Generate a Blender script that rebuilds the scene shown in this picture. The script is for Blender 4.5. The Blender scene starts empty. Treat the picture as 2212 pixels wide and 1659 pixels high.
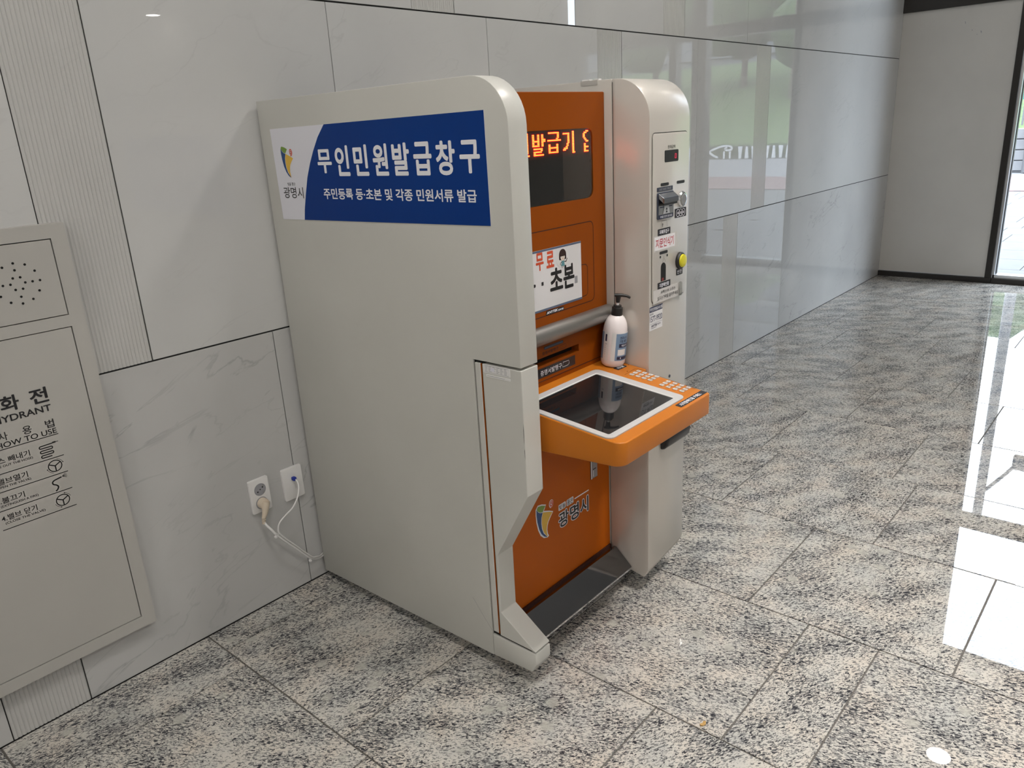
import bpy, bmesh, math, random
from mathutils import Vector, Matrix
random.seed(11)
SC = bpy.context.scene
COL = SC.collection
PI = math.pi

# ------------------------------------------------------------------ camera
cam = bpy.data.cameras.new('camera')
cam.sensor_width = 36.0
cam.lens = 26.842
cam.clip_start = 0.05
cam.clip_end = 400
camo = bpy.data.objects.new('camera', cam)
COL.objects.link(camo)
R_ = Vector((0.6537156, -0.7548681, -0.0531983))
U_ = Vector((0.27114942, 0.16802336, 0.94775848))
F_ = Vector((0.70649409, 0.6339892, -0.31452154))
camo.matrix_world = Matrix(((R_.x, U_.x, -F_.x, -1.3428), (R_.y, U_.y, -F_.y, -2.1873),
                            (R_.z, U_.z, -F_.z, 1.5102), (0, 0, 0, 1)))
SC.camera = camo

# ------------------------------------------------------------------ world: bright overcast sky
SKY = 14.0
w = bpy.data.worlds.new('overcast_sky')
SC.world = w
w.use_nodes = True
wn, wl = w.node_tree.nodes, w.node_tree.links
wn.clear()
wo = wn.new('ShaderNodeOutputWorld')
wb = wn.new('ShaderNodeBackground')
wt = wn.new('ShaderNodeTexCoord')
ws = wn.new('ShaderNodeSeparateXYZ')
wr = wn.new('ShaderNodeValToRGB')
wr.color_ramp.elements[0].position = 0.0
wr.color_ramp.elements[0].color = (0.66, 0.76, 0.90, 1)
wr.color_ramp.elements[1].position = 0.8
wr.color_ramp.elements[1].color = (0.87, 0.95, 1.05, 1)
wl.new(wt.outputs['Generated'], ws.inputs[0])
wl.new(ws.outputs['Z'], wr.inputs[0])
wl.new(wr.outputs[0], wb.inputs['Color'])
wb.inputs['Strength'].default_value = SKY
wl.new(wb.outputs[0], wo.inputs[0])

# ------------------------------------------------------------------ exposure / view
vs = SC.view_settings
vs.view_transform = 'Standard'
vs.look = 'None'
vs.exposure = 0.0
vs.gamma = 1.0
vs.use_curve_mapping = False
LAMP = 385.0         # radiance of the recessed ceiling lamps

# portal that guides the sky light through the glazed front
pl = bpy.data.lights.new('window_portal', 'AREA')
pl.shape = 'RECTANGLE'
pl.size = 3.85
pl.size_y = 3.0
pl.energy = 0
pl.cycles.is_portal = True
po = bpy.data.objects.new('window_portal', pl)
COL.objects.link(po)
po.location = (6.62, -2.43, 1.93)
po.rotation_euler = (0, PI / 2, 0)

# ------------------------------------------------------------------ materials
def new_mat(name):
    m = bpy.data.materials.new(name)
    m.use_nodes = True
    return m, m.node_tree.nodes, m.node_tree.links, m.node_tree.nodes['Principled BSDF']

def P(name, col, rough=0.5, metal=0.0, spec=0.5, coat=0.0, ior=1.5):
    m, n, l, b = new_mat(name)
    b.inputs['Base Color'].default_value = (*col, 1)
    b.inputs['Roughness'].default_value = rough
    b.inputs['Metallic'].default_value = metal
    b.inputs['Specular IOR Level'].default_value = spec
    b.inputs['Coat Weight'].default_value = coat
    b.inputs['IOR'].default_value = ior
    return m

def noisy(name, c1, c2, scale=8, rough=0.5, metal=0.0, detail=4, bump=0.0, bscale=200):
    m, n, l, b = new_mat(name)
    tc = n.new('ShaderNodeTexCoord')
    ns = n.new('ShaderNodeTexNoise')
    ns.inputs['Scale'].default_value = scale
    ns.inputs['Detail'].default_value = detail
    rp = n.new('ShaderNodeValToRGB')
    rp.color_ramp.elements[0].position = 0.35
    rp.color_ramp.elements[1].position = 0.65
    rp.color_ramp.elements[0].color = (*c1, 1)
    rp.color_ramp.elements[1].color = (*c2, 1)
    l.new(tc.outputs['Object'], ns.inputs['Vector'])
    l.new(ns.outputs['Fac'], rp.inputs[0])
    l.new(rp.outputs[0], b.inputs['Base Color'])
    b.inputs['Roughness'].default_value = rough
    b.inputs['Metallic'].default_value = metal
    if bump:
        n2 = n.new('ShaderNodeTexNoise')
        n2.inputs['Scale'].default_value = bscale
        bp = n.new('ShaderNodeBump')
        bp.inputs['Strength'].default_value = bump
        bp.inputs['Distance'].default_value = 0.001
        l.new(tc.outputs['Object'], n2.inputs['Vector'])
        l.new(n2.outputs['Fac'], bp.inputs['Height'])
        l.new(bp.outputs[0], b.inputs['Normal'])
    return m

def emit(name, col, s):
    m, n, l, b = new_mat(name)
    b.inputs['Base Color'].default_value = (*[c * .2 for c in col], 1)
    b.inputs['Emission Color'].default_value = (*col, 1)
    b.inputs['Emission Strength'].default_value = s
    return m

def granite_mat():
    m, n, l, b = new_mat('polished_granite')
    tc = n.new('ShaderNodeTexCoord')
    oi = n.new('ShaderNodeObjectInfo')
    comb = n.new('ShaderNodeMath'); comb.operation = 'MULTIPLY'; comb.inputs[1].default_value = 61.0
    l.new(oi.outputs['Random'], comb.inputs[0])
    add = n.new('ShaderNodeVectorMath'); add.operation = 'ADD'
    l.new(tc.outputs['Object'], add.inputs[0])
    cx = n.new('ShaderNodeCombineXYZ')
    l.new(comb.outputs[0], cx.inputs[0]); l.new(comb.outputs[0], cx.inputs[1])
    l.new(cx.outputs[0], add.inputs[1])
    # grain direction differs a little from tile to tile
    ang = n.new('ShaderNodeMapRange')
    ang.inputs['To Min'].default_value = -1.35
    ang.inputs['To Max'].default_value = -0.35
    fr = n.new('ShaderNodeMath'); fr.operation = 'FRACT'
    l.new(comb.outputs[0], fr.inputs[0]); l.new(fr.outputs[0], ang.inputs['Value'])
    rot = n.new('ShaderNodeVectorRotate'); rot.rotation_type = 'Z_AXIS'
    l.new(add.outputs[0], rot.inputs['Vector']); l.new(ang.outputs[0], rot.inputs['Angle'])
    st = n.new('ShaderNodeVectorMath'); st.operation = 'MULTIPLY'
    st.inputs[1].default_value = (1.0, 0.40, 1.0)
    l.new(rot.outputs[0], st.inputs[0])
    def noise(scale, detail, vec, rough=0.55, dist=0.0):
        q = n.new('ShaderNodeTexNoise')
        q.inputs['Scale'].default_value = scale
        q.inputs['Detail'].default_value = detail
        q.inputs['Roughness'].default_value = rough
        q.inputs['Distortion'].default_value = dist
        l.new(vec, q.inputs['Vector'])
        return q.outputs['Fac']
    def ramp(src, stops):
        q = n.new('ShaderNodeValToRGB')
        e = q.color_ramp.elements
        while len(e) < len(stops): e.new(0.5)
        for i, (p, c) in enumerate(stops):
            e[i].position = p
            e[i].color = (*c, 1) if isinstance(c, tuple) else (c, c, c, 1)
        l.new(src, q.inputs[0])
        return q.outputs[0]
    def mix(fac, a, c, mode='MIX'):
        q = n.new('ShaderNodeMix'); q.data_type = 'RGBA'; q.blend_type = mode
        if hasattr(fac, 'links'): l.new(fac, q.inputs[0])
        else: q.inputs[0].default_value = fac
        for s, v in ((6, a), (7, c)):
            if isinstance(v, tuple): q.inputs[s].default_value = (*v, 1)
            else: l.new(v, q.inputs[s])
        return q.outputs[2]
    base = ramp(noise(7, 3, add.outputs[0]), [(0.3, (0.44, 0.435, 0.41)), (0.5, (0.525, 0.50, 0.455)), (0.7, (0.545, 0.49, 0.425))])
    patch = ramp(noise(11.0, 4, st.outputs[0], .6), [(0.32, 0.0), (0.68, 1.0)])
    # thin grey squiggles between the pale feldspar grains
    sq = n.new('ShaderNodeMath'); sq.operation = 'MULTIPLY_ADD'
    l.new(patch, sq.inputs[0]); sq.inputs[1].default_value = 0.11; l.new(noise(235, 3, st.outputs[0], .55, 0.9), sq.inputs[2])
    c = mix(ramp(sq.outputs[0], [(0.56, 0.0), (0.60, 0.85)]), base, (0.11, 0.112, 0.118))
    fl = noise(185, 3, st.outputs[0], .55, 0.9)
    sub = n.new('ShaderNodeMath'); sub.operation = 'MULTIPLY_ADD'
    l.new(patch, sub.inputs[0]); sub.inputs[1].default_value = 0.13; l.new(fl, sub.inputs[2])
    fleck = ramp(sub.outputs[0], [(0.635, 0.0), (0.66, 1.0)])
    c = mix(fleck, c, (0.035, 0.036, 0.042))
    vor = n.new('ShaderNodeTexVoronoi')
    vor.inputs['Scale'].default_value = 60
    l.new(add.outputs[0], vor.inputs['Vector'])
    dots = ramp(vor.outputs['Distance'], [(0.10, 1.0), (0.15, 0.0)])
    sel = ramp(noise(30, 1, add.outputs[0]), [(0.55, 0.0), (0.57, 1.0)])
    dm = n.new('ShaderNodeMath'); dm.operation = 'MULTIPLY'
    l.new(dots, dm.inputs[0]); l.new(sel, dm.inputs[1])
    c = mix(dm.outputs[0], c, (0.03, 0.03, 0.035))
    v2 = n.new('ShaderNodeTexVoronoi'); v2.inputs['Scale'].default_value = 9
    l.new(add.outputs[0], v2.inputs['Vector'])
    blob = ramp(v2.outputs['Distance'], [(0.12, 0.75), (0.2, 0.0)])
    c = mix(blob, c, (0.40, 0.39, 0.35))
    l.new(c, b.inputs['Base Color'])
    b.inputs['Roughness'].default_value = 0.012
    b.inputs['IOR'].default_value = 1.52
    return m

def marble_mat(name, lo, hi, vein, rough, vamt=0.5):
    m, n, l, b = new_mat(name)
    tc = n.new('ShaderNodeTexCoord')
    oi = n.new('ShaderNodeObjectInfo')
    mu = n.new('ShaderNodeMath'); mu.operation = 'MULTIPLY'; mu.inputs[1].default_value = 47.0
    l.new(oi.outputs['Random'], mu.inputs[0])
    cx = n.new('ShaderNodeCombineXYZ')
    l.new(mu.outputs[0], cx.inputs[0]); l.new(mu.outputs[0], cx.inputs[2])
    add = n.new('ShaderNodeVectorMath'); add.operation = 'ADD'
    l.new(tc.outputs['Object'], add.inputs[0]); l.new(cx.outputs[0], add.inputs[1])
    ro = n.new('ShaderNodeVectorRotate'); ro.rotation_type = 'Y_AXIS'
    ro.inputs['Angle'].default_value = 0.35
    l.new(add.outputs[0], ro.inputs['Vector'])
    st = n.new('ShaderNodeVectorMath'); st.operation = 'MULTIPLY'; st.inputs[1].default_value = (0.8, 1, 2.6)
    l.new(ro.outputs[0], st.inputs[0])
    n1 = n.new('ShaderNodeTexNoise'); n1.inputs['Scale'].default_value = 1.6; n1.inputs['Detail'].default_value = 5
    l.new(add.outputs[0], n1.inputs['Vector'])
    r1 = n.new('ShaderNodeValToRGB')
    r1.color_ramp.elements[0].position = 0.3; r1.color_ramp.elements[0].color = (*lo, 1)
    r1.color_ramp.elements[1].position = 0.7; r1.color_ramp.elements[1].color = (*hi, 1)
    l.new(n1.outputs['Fac'], r1.inputs[0])
    n2 = n.new('ShaderNodeTexNoise'); n2.inputs['Scale'].default_value = 2.3; n2.inputs['Detail'].default_value = 6
    n2.inputs['Distortion'].default_value = 0.6
    l.new(st.outputs[0], n2.inputs['Vector'])
    sb = n.new('ShaderNodeMath'); sb.operation = 'SUBTRACT'; sb.inputs[1].default_value = 0.5
    l.new(n2.outputs['Fac'], sb.inputs[0])
    ab = n.new('ShaderNodeMath'); ab.operation = 'ABSOLUTE'; l.new(sb.outputs[0], ab.inputs[0])
    r2 = n.new('ShaderNodeValToRGB')
    r2.color_ramp.elements[0].position = 0.0; r2.color_ramp.elements[0].color = (vamt, vamt, vamt, 1)
    r2.color_ramp.elements[1].position = 0.010; r2.color_ramp.elements[1].color = (0, 0, 0, 1)
    l.new(ab.outputs[0], r2.inputs[0])
    n3 = n.new('ShaderNodeTexNoise'); n3.inputs['Scale'].default_value = 2.0
    l.new(add.outputs[0], n3.inputs['Vector'])
    r3 = n.new('ShaderNodeValToRGB')
    r3.color_ramp.elements[0].position = 0.45; r3.color_ramp.elements[1].position = 0.62
    l.new(n3.outputs['Fac'], r3.inputs[0])
    mm = n.new('ShaderNodeMath'); mm.operation = 'MULTIPLY'
    l.new(r2.outputs[0], mm.inputs[0]); l.new(r3.outputs[0], mm.inputs[1])
    # sparse slanted grey smudges
    st2 = n.new('ShaderNodeVectorMath'); st2.operation = 'MULTIPLY'; st2.inputs[1].default_value = (7, 1, 26)
    ro2 = n.new('ShaderNodeVectorRotate'); ro2.rotation_type = 'Y_AXIS'; ro2.inputs['Angle'].default_value = 0.85
    l.new(add.outputs[0], ro2.inputs['Vector']); l.new(ro2.outputs[0], st2.inputs[0])
    n4 = n.new('ShaderNodeTexNoise'); n4.inputs['Scale'].default_value = 1.3; n4.inputs['Detail'].default_value = 3
    l.new(st2.outputs[0], n4.inputs['Vector'])
    r4 = n.new('ShaderNodeValToRGB')
    r4.color_ramp.elements[0].position = 0.665; r4.color_ramp.elements[0].color = (0, 0, 0, 1)
    r4.color_ramp.elements[1].position = 0.78; r4.color_ramp.elements[1].color = (vamt, vamt, vamt, 1)
    l.new(n4.outputs['Fac'], r4.inputs[0])
    mx2 = n.new('ShaderNodeMath'); mx2.operation = 'MAXIMUM'
    l.new(mm.outputs[0], mx2.inputs[0]); l.new(r4.outputs[0], mx2.inputs[1])
    mx = n.new('ShaderNodeMix'); mx.data_type = 'RGBA'
    l.new(mx2.outputs[0], mx.inputs[0]); l.new(r1.outputs[0], mx.inputs[6]); mx.inputs[7].default_value = (*vein, 1)
    l.new(mx.outputs[2], b.inputs['Base Color'])
    b.inputs['Roughness'].default_value = rough
    b.inputs['IOR'].default_value = 1.55
    return m

def glass_mat(name, tint, ior=1.5, rough=0.0):
    m = bpy.data.materials.new(name)
    m.use_nodes = True
    n, l = m.node_tree.nodes, m.node_tree.links
    n.clear()
    o = n.new('ShaderNodeOutputMaterial')
    t = n.new('ShaderNodeBsdfTransparent'); t.inputs[0].default_value = (*tint, 1)
    g = n.new('ShaderNodeBsdfGlossy'); g.inputs['Roughness'].default_value = rough
    f = n.new('ShaderNodeFresnel'); f.inputs['IOR'].default_value = ior
    x = n.new('ShaderNodeMixShader')
    l.new(f.outputs[0], x.inputs[0]); l.new(t.outputs[0], x.inputs[1]); l.new(g.outputs[0], x.inputs[2])
    l.new(x.outputs[0], o.inputs[0])
    return m

def grid_mat(name, c1, c2, mort, bw, rh, ms, rough, offset=0.5):
    m, n, l, b = new_mat(name)
    tc = n.new('ShaderNodeTexCoord')
    bt = n.new('ShaderNodeTexBrick')
    bt.offset = offset
    bt.inputs['Color1'].default_value = (*c1, 1)
    bt.inputs['Color2'].default_value = (*c2, 1)
    bt.inputs['Mortar'].default_value = (*mort, 1)
    bt.inputs['Scale'].default_value = 1
    bt.inputs['Brick Width'].default_value = bw
    bt.inputs['Row Height'].default_value = rh
    bt.inputs['Mortar Size'].default_value = ms
    l.new(tc.outputs['Object'], bt.inputs['Vector'])
    l.new(bt.outputs['Color'], b.inputs['Base Color'])
    b.inputs['Roughness'].default_value = rough
    return m

M = {}
M['granite'] = granite_mat()
M['grout'] = P('dark_grout', (0.12, 0.11, 0.10), 0.8)
M['marble'] = marble_mat('polished_white_marble', (0.525, 0.527, 0.52), (0.58, 0.58, 0.57), (0.37, 0.37, 0.37), 0.0, 0.22)
M['marble_low'] = marble_mat('veined_white_marble', (0.465, 0.464, 0.457), (0.54, 0.538, 0.53), (0.20, 0.195, 0.195), 0.0, 0.38)
M['marble_rib'] = marble_mat('honed_ribbed_marble', (0.49, 0.487, 0.475), (0.55, 0.545, 0.53), (0.40, 0.40, 0.40), 0.14, 0.2)
M['joint'] = P('dark_joint', (0.015, 0.015, 0.014), 0.9)
M['white_wall'] = noisy('off_white_plaster', (0.66, 0.65, 0.62), (0.70, 0.69, 0.66), 3, 0.7)
M['white_panel'] = noisy('warm_grey_panel', (0.52, 0.505, 0.478), (0.55, 0.535, 0.505), 2.5, 0.42)
M['ceiling'] = P('ceiling_paint', (0.78, 0.77, 0.75), 0.8)
M['dark_frame'] = P('dark_bronze_aluminium', (0.028, 0.025, 0.023), 0.35, 0.4)
M['alu'] = P('brushed_aluminium', (0.62, 0.63, 0.65), 0.3, 0.9)
M['pane'] = glass_mat('window_glass', (0.93, 0.95, 0.95))
LAMP_COL = (1.0, 0.962, 0.915)
M['lamp'] = emit('lamp_diffuser', LAMP_COL, LAMP)
M['lamp_soft'] = emit('soft_lamp_diffuser', LAMP_COL, LAMP * .75)
M['lamp_fill'] = emit('added_fill_diffuser', LAMP_COL, LAMP * 3.7)  # extra-strong level for the added spotlight cluster
M['lamp_dim'] = emit('dimmer_lamp_diffuser', (1.0, 0.95, 0.88), 60)
M['lamp_far'] = emit('far_lamp_diffuser', (1.0, 0.95, 0.88), 28)
M['lamp_ring'] = P('white_lamp_ring', (0.8, 0.8, 0.8), 0.4)
M['paint'] = noisy('warm_grey_powder_coat', (0.535, 0.53, 0.492), (0.56, 0.555, 0.517), 3, 0.30, bump=0.12, bscale=900)
M['paint_front'] = noisy('silver_grey_powder_coat', (0.60, 0.565, 0.515), (0.62, 0.585, 0.535), 3, 0.27, 0.25, bump=0.06, bscale=900)
M['cab'] = noisy('cabinet_beige_grey_paint', (0.42, 0.408, 0.382), (0.44, 0.428, 0.40), 3, 0.45)
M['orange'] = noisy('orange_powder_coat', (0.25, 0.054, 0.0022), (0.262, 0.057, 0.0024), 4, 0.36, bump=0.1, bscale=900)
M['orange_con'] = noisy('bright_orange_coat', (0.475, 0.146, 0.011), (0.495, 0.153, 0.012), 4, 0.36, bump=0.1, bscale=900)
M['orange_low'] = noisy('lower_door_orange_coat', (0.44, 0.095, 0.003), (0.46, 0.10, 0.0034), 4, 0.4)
M['orange_low'].node_tree.nodes['Principled BSDF'].inputs['Specular IOR Level'].default_value = 0.15
M['seam'] = P('orange_seam_shadow', (0.045, 0.008, 0.002), 0.8)
M['black'] = P('black_plastic', (0.012, 0.011, 0.011), 0.35)
M['void'] = P('black_void', (0.004, 0.004, 0.004), 0.9)
M['ledboard'] = noisy('dark_red_led_board', (0.03, 0.008, 0.008), (0.05, 0.012, 0.011), 60, 0.6)
M['led_on'] = emit('lit_red_led', (1.0, 0.20, 0.022), 13.0)
M['led_halo'] = emit('red_led_halo', (1.0, 0.014, 0.008), 2.6)  # emissive colour standing in for the red glow around lit LEDs
M['led_off'] = P('unlit_led', (0.14, 0.012, 0.010), 0.5)
M['led_digit'] = emit('red_digit', (1.0, 0.03, 0.10), 1.2)
M['smoke'] = glass_mat('smoked_acrylic', (0.80, 0.78, 0.78), 2.1, 0.008)
M['steel'] = noisy('brushed_steel', (0.40, 0.39, 0.38), (0.52, 0.51, 0.50), 5, 0.28, 0.9)
M['key_metal'] = P('pale_key_metal', (0.62, 0.60, 0.58), 0.35, 0.3)
M['chrome'] = P('chrome', (0.75, 0.76, 0.78), 0.12, 1.0)
M['dark_chrome'] = P('dark_chrome', (0.33, 0.34, 0.37), 0.18, 1.0)
M['kick'] = P('mirror_steel_kick_plate', (0.20, 0.195, 0.20), 0.06, 1.0)
M['tube'] = P('satin_grey_tube', (0.30, 0.29, 0.275), 0.36, 0.75)
M['bezel'] = P('silver_white_bezel', (0.52, 0.51, 0.505), 0.32, 0.1)
M['screen'] = P('dark_touch_screen', (0.012, 0.012, 0.013), 0.03, 0, 0.7)
M['white'] = P('white_plastic', (0.72, 0.71, 0.70), 0.35)
M['ivory'] = P('ivory_rubber', (0.62, 0.53, 0.42), 0.5)
M['bottle'] = P('white_bottle_plastic', (0.80, 0.74, 0.74), 0.2)
M['blue_label'] = P('steel_blue_label', (0.19, 0.29, 0.43), 0.35)
M['navy'] = P('navy_print', (0.018, 0.022, 0.06), 0.4)
M['blue_plug'] = P('blue_boot', (0.012, 0.03, 0.30), 0.4)
M['wprint'] = P('white_print', (0.80, 0.80, 0.84), 0.4)
M['kprint'] = P('black_print', (0.012, 0.012, 0.014), 0.5)
M['gprint'] = P('grey_print', (0.30, 0.30, 0.32), 0.5)
M['rprint'] = P('red_print', (0.46, 0.03, 0.045), 0.5)
M['oprint'] = P('orange_red_print', (0.62, 0.085, 0.03), 0.5)
M['maroon'] = P('maroon_print', (0.030, 0.003, 0.002), 0.6)
M['banner'] = noisy('royal_blue_vinyl', (0.001, 0.032, 0.195), (0.0015, 0.037, 0.21), 2, 0.4)
M['vinyl'] = P('white_vinyl', (0.70, 0.70, 0.76), 0.3)
M['paper'] = P('white_paper', (0.70, 0.69, 0.70), 0.6)
M['slate'] = P('slate_blue_print', (0.10, 0.13, 0.20), 0.5)
M['green'] = P('leaf_green_print', (0.17, 0.30, 0.04), 0.4)
M['emb_blue'] = P('emblem_blue_print', (0.008, 0.055, 0.20), 0.4)
M['yellow'] = P('emblem_yellow_print', (0.72, 0.45, 0.05), 0.4)
M['teal'] = P('teal_print', (0.12, 0.30, 0.34), 0.5)
M['hair'] = P('dark_brown_print', (0.035, 0.015, 0.012), 0.5)
M['skin'] = P('pale_print', (0.75, 0.66, 0.58), 0.5)
M['blabel'] = P('black_label', (0.02, 0.018, 0.022), 0.25)
M['ybutton'] = P('yellow_button_lens', (0.62, 0.56, 0.03), 0.22)
M['glow_green'] = P('pale_green_ring', (0.40, 0.50, 0.30), 0.3)
M['tape'] = P('clear_tape_over_paper', (0.55, 0.53, 0.51), 0.12)
M['tape_clear'] = glass_mat('clear_tape', (0.90, 0.90, 0.88), 1.45, 0.1)
M['dark_metal'] = P('dark_slate_metal', (0.07, 0.08, 0.11), 0.3, 0.5)
M['paver'] = noisy('pale_granite_paver', (0.0402, 0.0412, 0.0432), (0.0492, 0.0503, 0.0523), 6, 0.7)
M['plaza'] = grid_mat('pale_paving', (0.0446, 0.0457, 0.0478), (0.0498, 0.0508, 0.0529), (0.0208, 0.0208, 0.0218), 0.6, 0.6, 0.008, 0.7)
M['brick'] = grid_mat('red_brick_paving', (0.0927, 0.0506, 0.0506), (0.1096, 0.0632, 0.0611), (0.0717, 0.0548, 0.0548), 0.2, 0.1, 0.006, 0.8)
M['asphalt'] = noisy('grey_asphalt', (0.1020, 0.1020, 0.1088), (0.1224, 0.1224, 0.1292), 20, 0.85)
M['stone'] = noisy('white_stone_block', (0.1122, 0.1122, 0.1169), (0.1309, 0.1309, 0.1333), 4, 0.7)
M['grass'] = noisy('lawn', (0.0360, 0.0660, 0.0180), (0.0600, 0.0960, 0.0270), 3, 0.9)
M['leaf'] = noisy('tree_foliage', (0.0165, 0.0358, 0.0110), (0.0413, 0.0660, 0.0220), 1.8, 0.9)
M['bark'] = P('tree_bark', (0.06, 0.045, 0.035), 0.9)
M['picket'] = P('white_picket_paint', (0.4216, 0.4216, 0.4216), 0.5)
M['facade'] = noisy('pale_facade', (0.1100, 0.1128, 0.1210), (0.1265, 0.1293, 0.1375), 0.5, 0.7)
M['farglass'] = P('far_window_glass', (0.0480, 0.0540, 0.0660), 0.1)
M['post'] = P('grey_post', (0.0600, 0.0600, 0.0630), 0.5)
M['tealpanel'] = P('teal_hoarding', (0.0250, 0.1000, 0.0850), 0.6)

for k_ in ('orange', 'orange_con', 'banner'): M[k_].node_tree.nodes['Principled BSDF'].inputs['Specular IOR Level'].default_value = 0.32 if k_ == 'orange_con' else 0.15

# ------------------------------------------------------------------ geometry helpers
BASE = {}

def obj(name, bm, mat, parent=None, smooth=None, base=None):
    """link a bmesh built in world coordinates as ONE mesh object"""
    me = bpy.data.meshes.new(name)
    if parent is not None:
        b = BASE[parent.name]
    else:
        if base is None:
            xs = [v.co.x for v in bm.verts]; ys = [v.co.y for v in bm.verts]; zs = [v.co.z for v in bm.verts]
            base = Vector(((min(xs) + max(xs)) / 2, (min(ys) + max(ys)) / 2, min(zs)))
        b = Vector(base)
    bmesh.ops.translate(bm, verts=bm.verts, vec=-b)
    if smooth is not None:
        for f in bm.faces: f.smooth = True
        for e in bm.edges:
            if len(e.link_faces) == 2 and e.calc_face_angle(0) > math.radians(smooth): e.smooth = False
    bm.to_mesh(me); bm.free()
    for q in (mat if isinstance(mat, (list, tuple)) else [mat]):
        me.materials.append(M[q] if isinstance(q, str) else q)
    o = bpy.data.objects.new(name, me)
    COL.objects.link(o)
    if parent is not None: o.parent = parent
    else: o.location = b
    BASE[o.name] = b
    return o

def tag(o, label=None, cat=None, group=None, kind=None):
    if label: o['label'] = label
    if cat: o['category'] = cat
    if group: o['group'] = group
    if kind: o['kind'] = kind
    return o

def thing(name, label, cat, base, group=None):
    o = bpy.data.objects.new(name, None)
    o.empty_display_size = 0.1
    COL.objects.link(o)
    o.location = base
    BASE[o.name] = Vector(base)
    return tag(o, label, cat, group)

def NB(): return bmesh.new()

def box(bm, x0, x1, y0, y1, z0, z1):
    v = [bm.verts.new((x, y, z)) for x in (x0, x1) for y in (y0, y1) for z in (z0, z1)]
    for f in ((0, 1, 3, 2), (4, 6, 7, 5), (0, 4, 5, 1), (2, 3, 7, 6), (0, 2, 6, 4), (1, 5, 7, 3)):
        bm.faces.new([v[i] for i in f])
    return v

def bev(bm, w, seg=2, ang=30):
    bmesh.ops.recalc_face_normals(bm, faces=bm.faces)
    es = [e for e in bm.edges if len(e.link_faces) == 2 and e.calc_face_angle(0) > math.radians(ang)]
    bmesh.ops.bevel(bm, geom=es, offset=w, segments=seg, profile=0.5, affect='EDGES', clamp_overlap=True)
    return bm

def bbox_(x0, x1, y0, y1, z0, z1, w=0.002, seg=2):
    bm = NB(); box(bm, x0, x1, y0, y1, z0, z1); return bev(bm, w, seg)

def area2(p): return sum(p[i][0] * p[(i + 1) % len(p)][1] - p[(i + 1) % len(p)][0] * p[i][1] for i in range(len(p)))

# frames: (u, v, h) -> world;   h lifts towards the viewer side
def FW(y): return lambda u, v, h=0.0: (u, y - h, v)          # faces the room (-y)
def FS(x): return lambda u, v, h=0.0: (x - h, -u, v)         # faces -x (u runs towards the room)
TZ = lambda y: 0.81 + 0.104 * (y + 0.863)
def FT(u, v, h=0.0): return (u, v - 0.104 * h, TZ(v) + h)    # sloping console top

def slab(bm, fr, pts, h0, h1, hole=None, mi=0):
    """extruded polygon (optionally with one hole) lying on a frame"""
    if area2(pts) < 0: pts = pts[::-1]
    def face_set(h):
        vs = [bm.verts.new(fr(u, v, h)) for u, v in pts]
        hv = []
        if hole:
            hp = hole if area2(hole) > 0 else hole[::-1]
            hv = [bm.verts.new(fr(u, v, h)) for u, v in hp]
        return vs, hv
    t, th = face_set(h1)
    fs = []
    def fill(a, b, flip):
        if b:
            es = [bm.edges.new((a[i], a[(i + 1) % len(a)])) for i in range(len(a))]
            es += [bm.edges.new((b[i], b[(i + 1) % len(b)])) for i in range(len(b))]
            r = bmesh.ops.triangle_fill(bm, use_beauty=True, edges=es)
            return [g for g in r['geom'] if isinstance(g, bmesh.types.BMFace)]
        return [bm.faces.new(a[::-1] if flip else a)]
    fs += fill(t, th, False)
    if h0 is not None and abs(h1 - h0) > 1e-7:
        b, bh = face_set(h0)
        fs += fill(b, bh, True)
        for i in range(len(t)):
            j = (i + 1) % len(t)
            fs.append(bm.faces.new((t[j], t[i], b[i], b[j])))
        for i in range(len(th)):
            j = (i + 1) % len(th)
            fs.append(bm.faces.new((th[i], th[j], bh[j], bh[i])))
    for f in fs: f.material_index = mi
    return fs

def rr(u0, v0, u1, v1, r=0.0, n=5, corners=(1, 1, 1, 1)):
    if r <= 0: return [(u0, v0), (u1, v0), (u1, v1), (u0, v1)]
    out = []
    for k, (cu, cv, a) in enumerate(((u1 - r, v0 + r, -90), (u1 - r, v1 - r, 0), (u0 + r, v1 - r, 90), (u0 + r, v0 + r, 180))):
        if corners[k]:
            for i in range(n + 1):
                t = math.radians(a + 90 * i / n)
                out.append((cu + r * math.cos(t), cv + r * math.sin(t)))
        else:
            out.append([(u1, v0), (u1, v1), (u0, v1), (u0, v0)][k])
    return out

def disc(cu, cv, ru, rv=None, n=20):
    rv = rv or ru
    return [(cu + ru * math.cos(2 * PI * i / n), cv + rv * math.sin(2 * PI * i / n)) for i in range(n)]

def ringp(bm, fr, outer, inner, h, mi=0):
    a = [bm.verts.new(fr(u, v, h)) for u, v in outer]
    b = [bm.verts.new(fr(u, v, h)) for u, v in inner]
    for i in range(len(a)):
        j = (i + 1) % len(a)
        bm.faces.new((a[i], a[j], b[j], b[i])).material_index = mi

def stroke(bm, fr, pts, w, h, closed=False, mi=0):
    """flat ribbon along a polyline"""
    n = len(pts); L = []
    for i in range(n):
        a = pts[(i - 1) % n] if (closed or i > 0) else pts[i]
        b = pts[(i + 1) % n] if (closed or i < n - 1) else pts[i]
        d = (b[0] - a[0], b[1] - a[1]); k = math.hypot(*d) or 1
        nx, ny = -d[1] / k * w / 2, d[0] / k * w / 2
        L.append((bm.verts.new(fr(pts[i][0] + nx, pts[i][1] + ny, h)), bm.verts.new(fr(pts[i][0] - nx, pts[i][1] - ny, h))))
    for i in range(n if closed else n - 1):
        p, q = L[i], L[(i + 1) % n]
        bm.faces.new((p[1], q[1], q[0], p[0])).material_index = mi

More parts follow.
